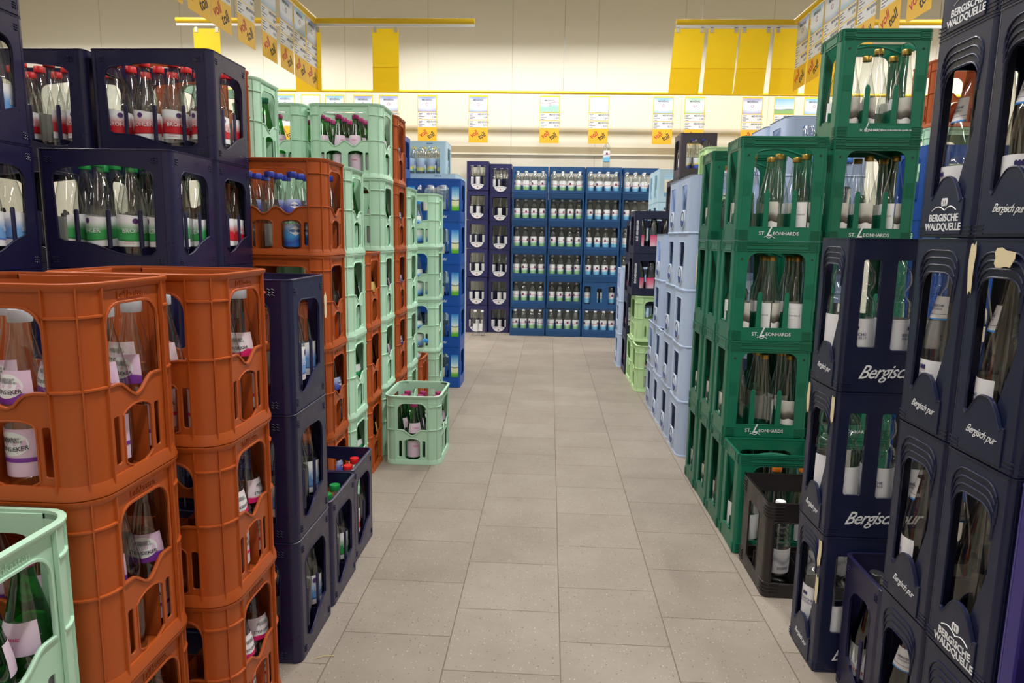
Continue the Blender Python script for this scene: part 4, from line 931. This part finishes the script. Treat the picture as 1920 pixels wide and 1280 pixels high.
# ================================================================== torn stickers
def sticker(kind, xf, y, z, w_, h_, seed, label, fx=None):
    r = random.Random(seed); n = 14; mb = MB()
    pl = []
    for i in range(n):
        a = 2*PI*i/n; k = 1+r.uniform(-.22, .22); sx = max(-1, min(1, 1.25*math.cos(a)))*w_/2*k; sz = max(-1, min(1, 1.25*math.sin(a)))*h_/2*k; pl.append((sx, sz))
    vs, fs = curve_poly(pl, [], .0006, .0001)
    mb.add(vs, fs, (lambda x_, z_, d: (xf-d-.0018-.0006, y-x_, z+z_)) if fx is None else (lambda x_, z_, d: (xf+d+.0018, y+x_, z+z_)))
    o = mb.build('torn_sticker', CREAMP); tag(o, label, 'sticker', 'torn paper stickers on crates')
sticker(0, .726, 1.222, 1.060, .016, .082, 1, 'tall torn cream sticker on the right dark blue stack')
sticker(0, .723, 1.135, 1.078, .044, .030, 2, 'wide torn cream sticker on ridges of dark blue crate')
sticker(0, .702, 1.825, .690, .018, .075, 3, 'left torn sticker on middle crate of low dark blue stack')
sticker(0, .702, 1.667, .695, .018, .070, 4, 'right torn sticker on middle crate of low dark blue stack')
sticker(0, .702, 1.668, .318, .018, .062, 5, 'upper torn sticker on bottom crate of low dark blue stack')
sticker(0, .702, 1.668, .225, .016, .070, 6, 'lower torn sticker on bottom crate of low dark blue stack')
sticker(0, .664, 3.135, .960, .020, .150, 7, 'long torn paper strip on green crate beside light blue stack')
sticker(0, -.612, 1.832, .905, .018, .070, 8, 'torn white sticker on topmost crate of navy aisle stack', fx=1)

# ================================================================== hanging rails and signs
def rail(name, p0, p1, r, label, strip=True, wires=()):
    root = empty(name, p0); d = Vector(p1)-Vector(p0)
    mb = MB(); mb.tube([(0, 0, 0), tuple(d)], r, 14); mb.build('tube', YELL, root)
    if strip:
        s = MB(); n = d.normalized(); side = Vector((n.y, -n.x, 0))*.006; a = Vector((0, 0, -r-.022)); b2 = d+Vector((0, 0, -r-.022)); up = Vector((0, 0, .018))
        vs = [a-side, a+side, a+side+up, a-side+up, b2-side, b2+side, b2+side+up, b2-side+up]; s.add([tuple(v) for v in vs], [(0, 1, 2, 3), (7, 6, 5, 4), (0, 4, 5, 1), (1, 5, 6, 2), (2, 6, 7, 3), (3, 7, 4, 0)])
        s.build('clip_strip', mat('white_clip_strip', lin(240, 240, 240), .4), root)
    if wires:
        wm = MB()
        for t in wires: q = d*t; wm.tube([tuple(q), (q.x, q.y, ZC-p0[2])], .0025, 6)
        wm.build('wire', MATS['steel_wire'], root)
    tag(root, label, 'rail')
rail('hanging_rail', (-3.22, 5.98, 2.868), (-.672, 5.98, 2.858), .022, 'yellow rail hanging across left side below the ceiling', wires=(.2, .6))
rail('hanging_rail', (.985, 5.98, 2.852), (3.1, 5.98, 2.850), .022, 'yellow rail hanging across right side below the ceiling', wires=(.1, .7))
rail('hanging_rail', (-2.015, .6, 2.868), (-2.015, 5.94, 2.866), .022, 'yellow rail running along the left sign row', strip=False, wires=(.3, .9))
rail('hanging_rail', (1.935, .6, 2.850), (1.935, 5.94, 2.850), .022, 'yellow rail running along the right sign row', strip=False, wires=(.3, .9))
rail('hanging_rail', (-4.2, 7.72, 2.655), (4.4, 7.72, 2.628), .016, 'long thin yellow rail in front of the back wall', strip=False, wires=(.05, .5, .95))

def yellow_card(x0, x1, z0, z1, label, slant=0.0):
    y = 5.98; root = empty('yellow_card', ((x0+x1)/2, y, z1)); w_ = x1-x0; h_ = z0-z1; zm = h_*.60
    for nm, za, zb, m, dy in (('upper_sheet', 0, zm-.004, YELS, 0), ('lower_reflection_part', zm, h_, YELD, -.003)):  # one card in two pieces, the lower coloured for a reflection
        mb = MB(); q = lambda z: slant*z/h_
        mb.add([(-w_/2+q(za), dy, za), (w_/2+q(za), dy, za), (w_/2+q(zb), dy, zb), (-w_/2+q(zb), dy, zb)]+[(-w_/2+q(za), dy-.0015, za), (w_/2+q(za), dy-.0015, za), (w_/2+q(zb), dy-.0015, zb), (-w_/2+q(zb), dy-.0015, zb)], [(3, 2, 1, 0), (4, 5, 6, 7), (0, 1, 5, 4), (1, 2, 6, 5), (2, 3, 7, 6), (3, 0, 4, 7)])
        mb.build(nm, m, root)
    for sx in (-w_/2+.025, w_/2-.025):
        hk = MB(); hk.box(sx-.014, sx+.014, -.006, .004, -.03, .012); hk.tube([(sx, 0, .01), (sx, 0, .032)], .004, 6); hk.build('hook', mat('clear_hook_plastic', lin(228, 226, 214), .3), root)
    tag(root, label, 'sign', 'plain yellow hanging cards')
for (a, b, lb, sl) in ((-3.075, -2.845, 'plain yellow hanging card behind navy crates', 0), (-2.20, -1.975, 'yellow hanging card behind the voll toll signs', 0), (-1.535, -1.310, 'single yellow hanging card over the green crates', 0),
                    (.975, 1.222, 'leftmost of the row of yellow cards on the right', -.03), (1.250, 1.495, 'second in the row of yellow cards on the right', -.025), (1.512, 1.755, 'third in the row of yellow cards on the right', -.035), (1.782, 2.02, 'fourth yellow card, behind the right sign row', -.02), (2.05, 2.29, 'fifth yellow card, behind the tallest green crates', 0)):
    yellow_card(a, b, 2.290, 2.800, lb, sl)

def sign(name, w_, facing, x, y, ztop, parts, label, group, style=0):
    """facing: 'front' (-y), 'right' (+x), 'left' (-x). parts bottom-up heights: tag, strip, strip, picture"""
    root = empty('price_sign', (x, y, ztop)); root.rotation_euler = (0, 0, {'front': 0, 'right': PI/2, 'left': -PI/2}[facing])
    th, sh, ph, gap = parts; z = 0
    def sheet(nm, x0, x1, z0, z1, m, d=0.0, t=.0012, parent=root): mb = MB(); mb.box(x0, x1, -d-t, -d, z0, z1); return mb.build(nm, m, parent)
    pic_cols = [lin(150, 166, 216), lin(160, 210, 184), lin(228, 228, 232), lin(136, 190, 224), lin(170, 206, 190), lin(168, 170, 210), lin(110, 180, 226)]
    if ph:
        hh = w_/2-.008
        if style == -1: m_ = mat('blank_card', lin(248, 244, 226), .6)
        elif style in (6, 7): m_ = ramp_mat('picture_meadow', [(0, lin(150, 190, 120)), (.24, lin(150, 190, 120)), (.27, lin(90, 130, 110)), (.34, lin(226, 238, 244)), (1, lin(130, 190, 230))], .02)
        elif style == 1: m_ = ramp_mat('picture_green', [(0, lin(170, 214, 196)), (.35, lin(160, 214, 200)), (.6, lin(236, 240, 244)), (.63, lin(210, 90, 130)), (.66, lin(238, 240, 244)), (1, lin(226, 240, 230))], .05)
        elif style == 2: m_ = PAPER
        else: m_ = ramp_mat('picture_%d' % (style % 6), [(0, pic_cols[style % 7]), (.35, lin(230, 236, 246)), (.7, lin(236, 240, 248)), (1, pic_cols[style % 7])], .1, freq=.5)
        mb = MB(); g = [[(-hh+2*hh*i/6, -.0030, -.008-ph+(ph-.006)*j/4) for i in range(7)] for j in range(5)]; mb.quadpatch(g, [[(i/6, j/4) for i in range(7)] for j in range(5)]); p = mb.build('picture', m_, root)
        if style not in (-1, 2, 6, 7):
            tx = MB(); vs, fs = text_geo('MINERAL', w_*.13, bold=.01); tx.add(vs, fs, lambda a, b, d: (a, -.0036-d, -.004-ph*.28+b)); tx.build('picture_lettering', GREYINK, p)
            em = MB(); vs, fs = curve_poly(arc(0, -.004-ph*.55, w_*.07, 0, 345, 15), [arc(0, -.004-ph*.55, w_*.05, 0, 330, 11)], .001, .0001); em.add(vs, fs, lambda a, b, d: (a, -.0042-d, b)); em.build('picture_emblem', mat('emblem_rose', lin(180, 120, 150), .5), p)
        sheet('yellow_frame', -w_/2, w_/2, -ph-.012, 0, YELL, .0005)
    z = -ph-.012
    nst = 2 if sh else 0
    for k in range(nst):
        s = sheet('price_strip', -w_/2+.006, w_/2-.006, z-sh+.004, z-.004, PAPER, .0016); sheet('yellow_frame', -w_/2, w_/2, z-sh, z, YELL, .0005)
        tx = MB(); vs, fs = text_geo('MEHRWEG', sh*.34, bold=.015, sx=.9); tx.add(vs, fs, lambda a, b, d: (a+w_*.27, -.0032-d, b+z-sh*.26)); vs, fs = text_geo('1,09' if k == 0 else '0,15', sh*.32, bold=.02); tx.add(vs, fs, lambda a, b, d: (a+w_*.36, -.0032-d, b+z-sh*.66))
        for q, ww in ((.2, .2), (.38, .15), (.6, .3), (.82, .17)): tx.box(-w_*.44, -w_*.44+w_*ww, -.0034, -.0028, z-sh*q-sh*.035, z-sh*q+sh*.035)
        tx.build('strip_lettering', GREYINK, s); z -= sh
    if th:
        t = sheet('offer_tag', -w_/2+.002, w_/2-.002, z-th, z-.001, VOLL, .0016)
        for st, dx, dz, m_ in (('voll', -.20, -.05, REDINK), ('toll', .19, -.13, DARK)):
            tx = MB(); vs, fs = text_geo(st, w_*.36, bold=.018, sx=.78); cs, sn = math.cos(.52), math.sin(.52)
            tx.add(vs, fs, lambda a, b, d: (a*cs-b*sn+dx*w_, -.0032-d, z-th/2+a*sn+b*cs+(dz+.11)*w_)); tx.build('lettering', m_, t)
    hk = MB()
    for sx in (-w_*.3, w_*.3): hk.tube([(sx, 0, -.002), (sx, 0, .014)], .003, 6)
    hk.build('hook', MATS['clear_hook_plastic'], root)
    tag(root, label, 'sign', group); return root
# back row (front-facing) under the thin rail
PXW = [(897, 0, 1), (1031, 1, 1), (1123, 2, 1), (1244, 3, 1), (1303, 4, 1), (1411, 5, 1), (1471, 6, 1), (1527, 3, 0), (801, 0, 1), (729, 0, 1), (681, 0, 0), (628, 3, 0), (583, -1, 0), (535, 3, 0)]
POS = ['over the indigo stacks', 'with a green picture, over the centre', 'with a blank white picture', 'with a pale blue picture, right', 'with a pale green picture, right', 'with a lilac picture, far right', 'with a meadow picture, far right',
       'behind the tallest green stack', 'over the cyan crates', 'over the tallest orange stack', 'over the tallest mint stack', 'left of the single yellow card', 'with an empty yellow frame', 'leftmost, beside the mint crate']
for i, ((px, st, full), ps) in enumerate(zip(PXW, POS)):
    xw = ((px-960)/1280*.99832+.0514*0+.0)*0+0
    # world x on the plane y = 7.70 for this column of the row
    v = R3 @ Vector(((px-960)/1280, (640-195)/1280, -1)); xw = v.x/v.y*7.70
    sign('s', .215, 'front', xw, 7.70, 2.605, (.155, .082, .165, 0), 'hanging price sign '+ps, 'price signs along the back rail', st)
for i, (y, ps) in enumerate(zip((5.85, 5.58, 5.30, 4.975, 4.60, 4.255, 3.99, 3.68), ('farthest', 'second farthest', 'third farthest', 'fourth from the back', 'fifth from the back', 'sixth from the back', 'seventh from the back', 'nearest'))):
    sign('s', .262, 'right', -2.012, y, 2.838, (.165, .088, .180, 0), ps+' price sign on the left row, voll toll tag', 'price signs in the left row', 3 if i % 2 else 0)
for i, (y, ps) in enumerate(zip((5.76, 5.47, 5.19, 4.915, 4.625, 4.31, 3.98), ('farthest', 'second farthest', 'third farthest', 'fourth from the back', 'fifth from the back', 'sixth from the back', 'nearest'))):
    sign('s', .262, 'left', 1.932, y, 2.828, (.165, .088, .180, 0), ps+' price sign on the right row, voll toll tag', 'price signs in the right row', 3 if i % 2 else 0)
# unused prototypes are taken out again
def wipe(o):
    for c in kids(o): wipe(c)
    bpy.data.objects.remove(o)
for k, o in list(PROTO.items()):
    if k not in USED: wipe(o)
# straw on the floor by the navy stack
st = MB(); st.tube([(-.588, 1.606, .002), (-.565, 1.618, .004), (-.540, 1.622, .002)], .0009, 5); tag(st.build('straw', mat('straw_yellow', lin(214, 190, 130), .6)), 'short dry straw lying on the floor tiles', 'straw')
print('OBJECTS', len(bpy.data.objects))
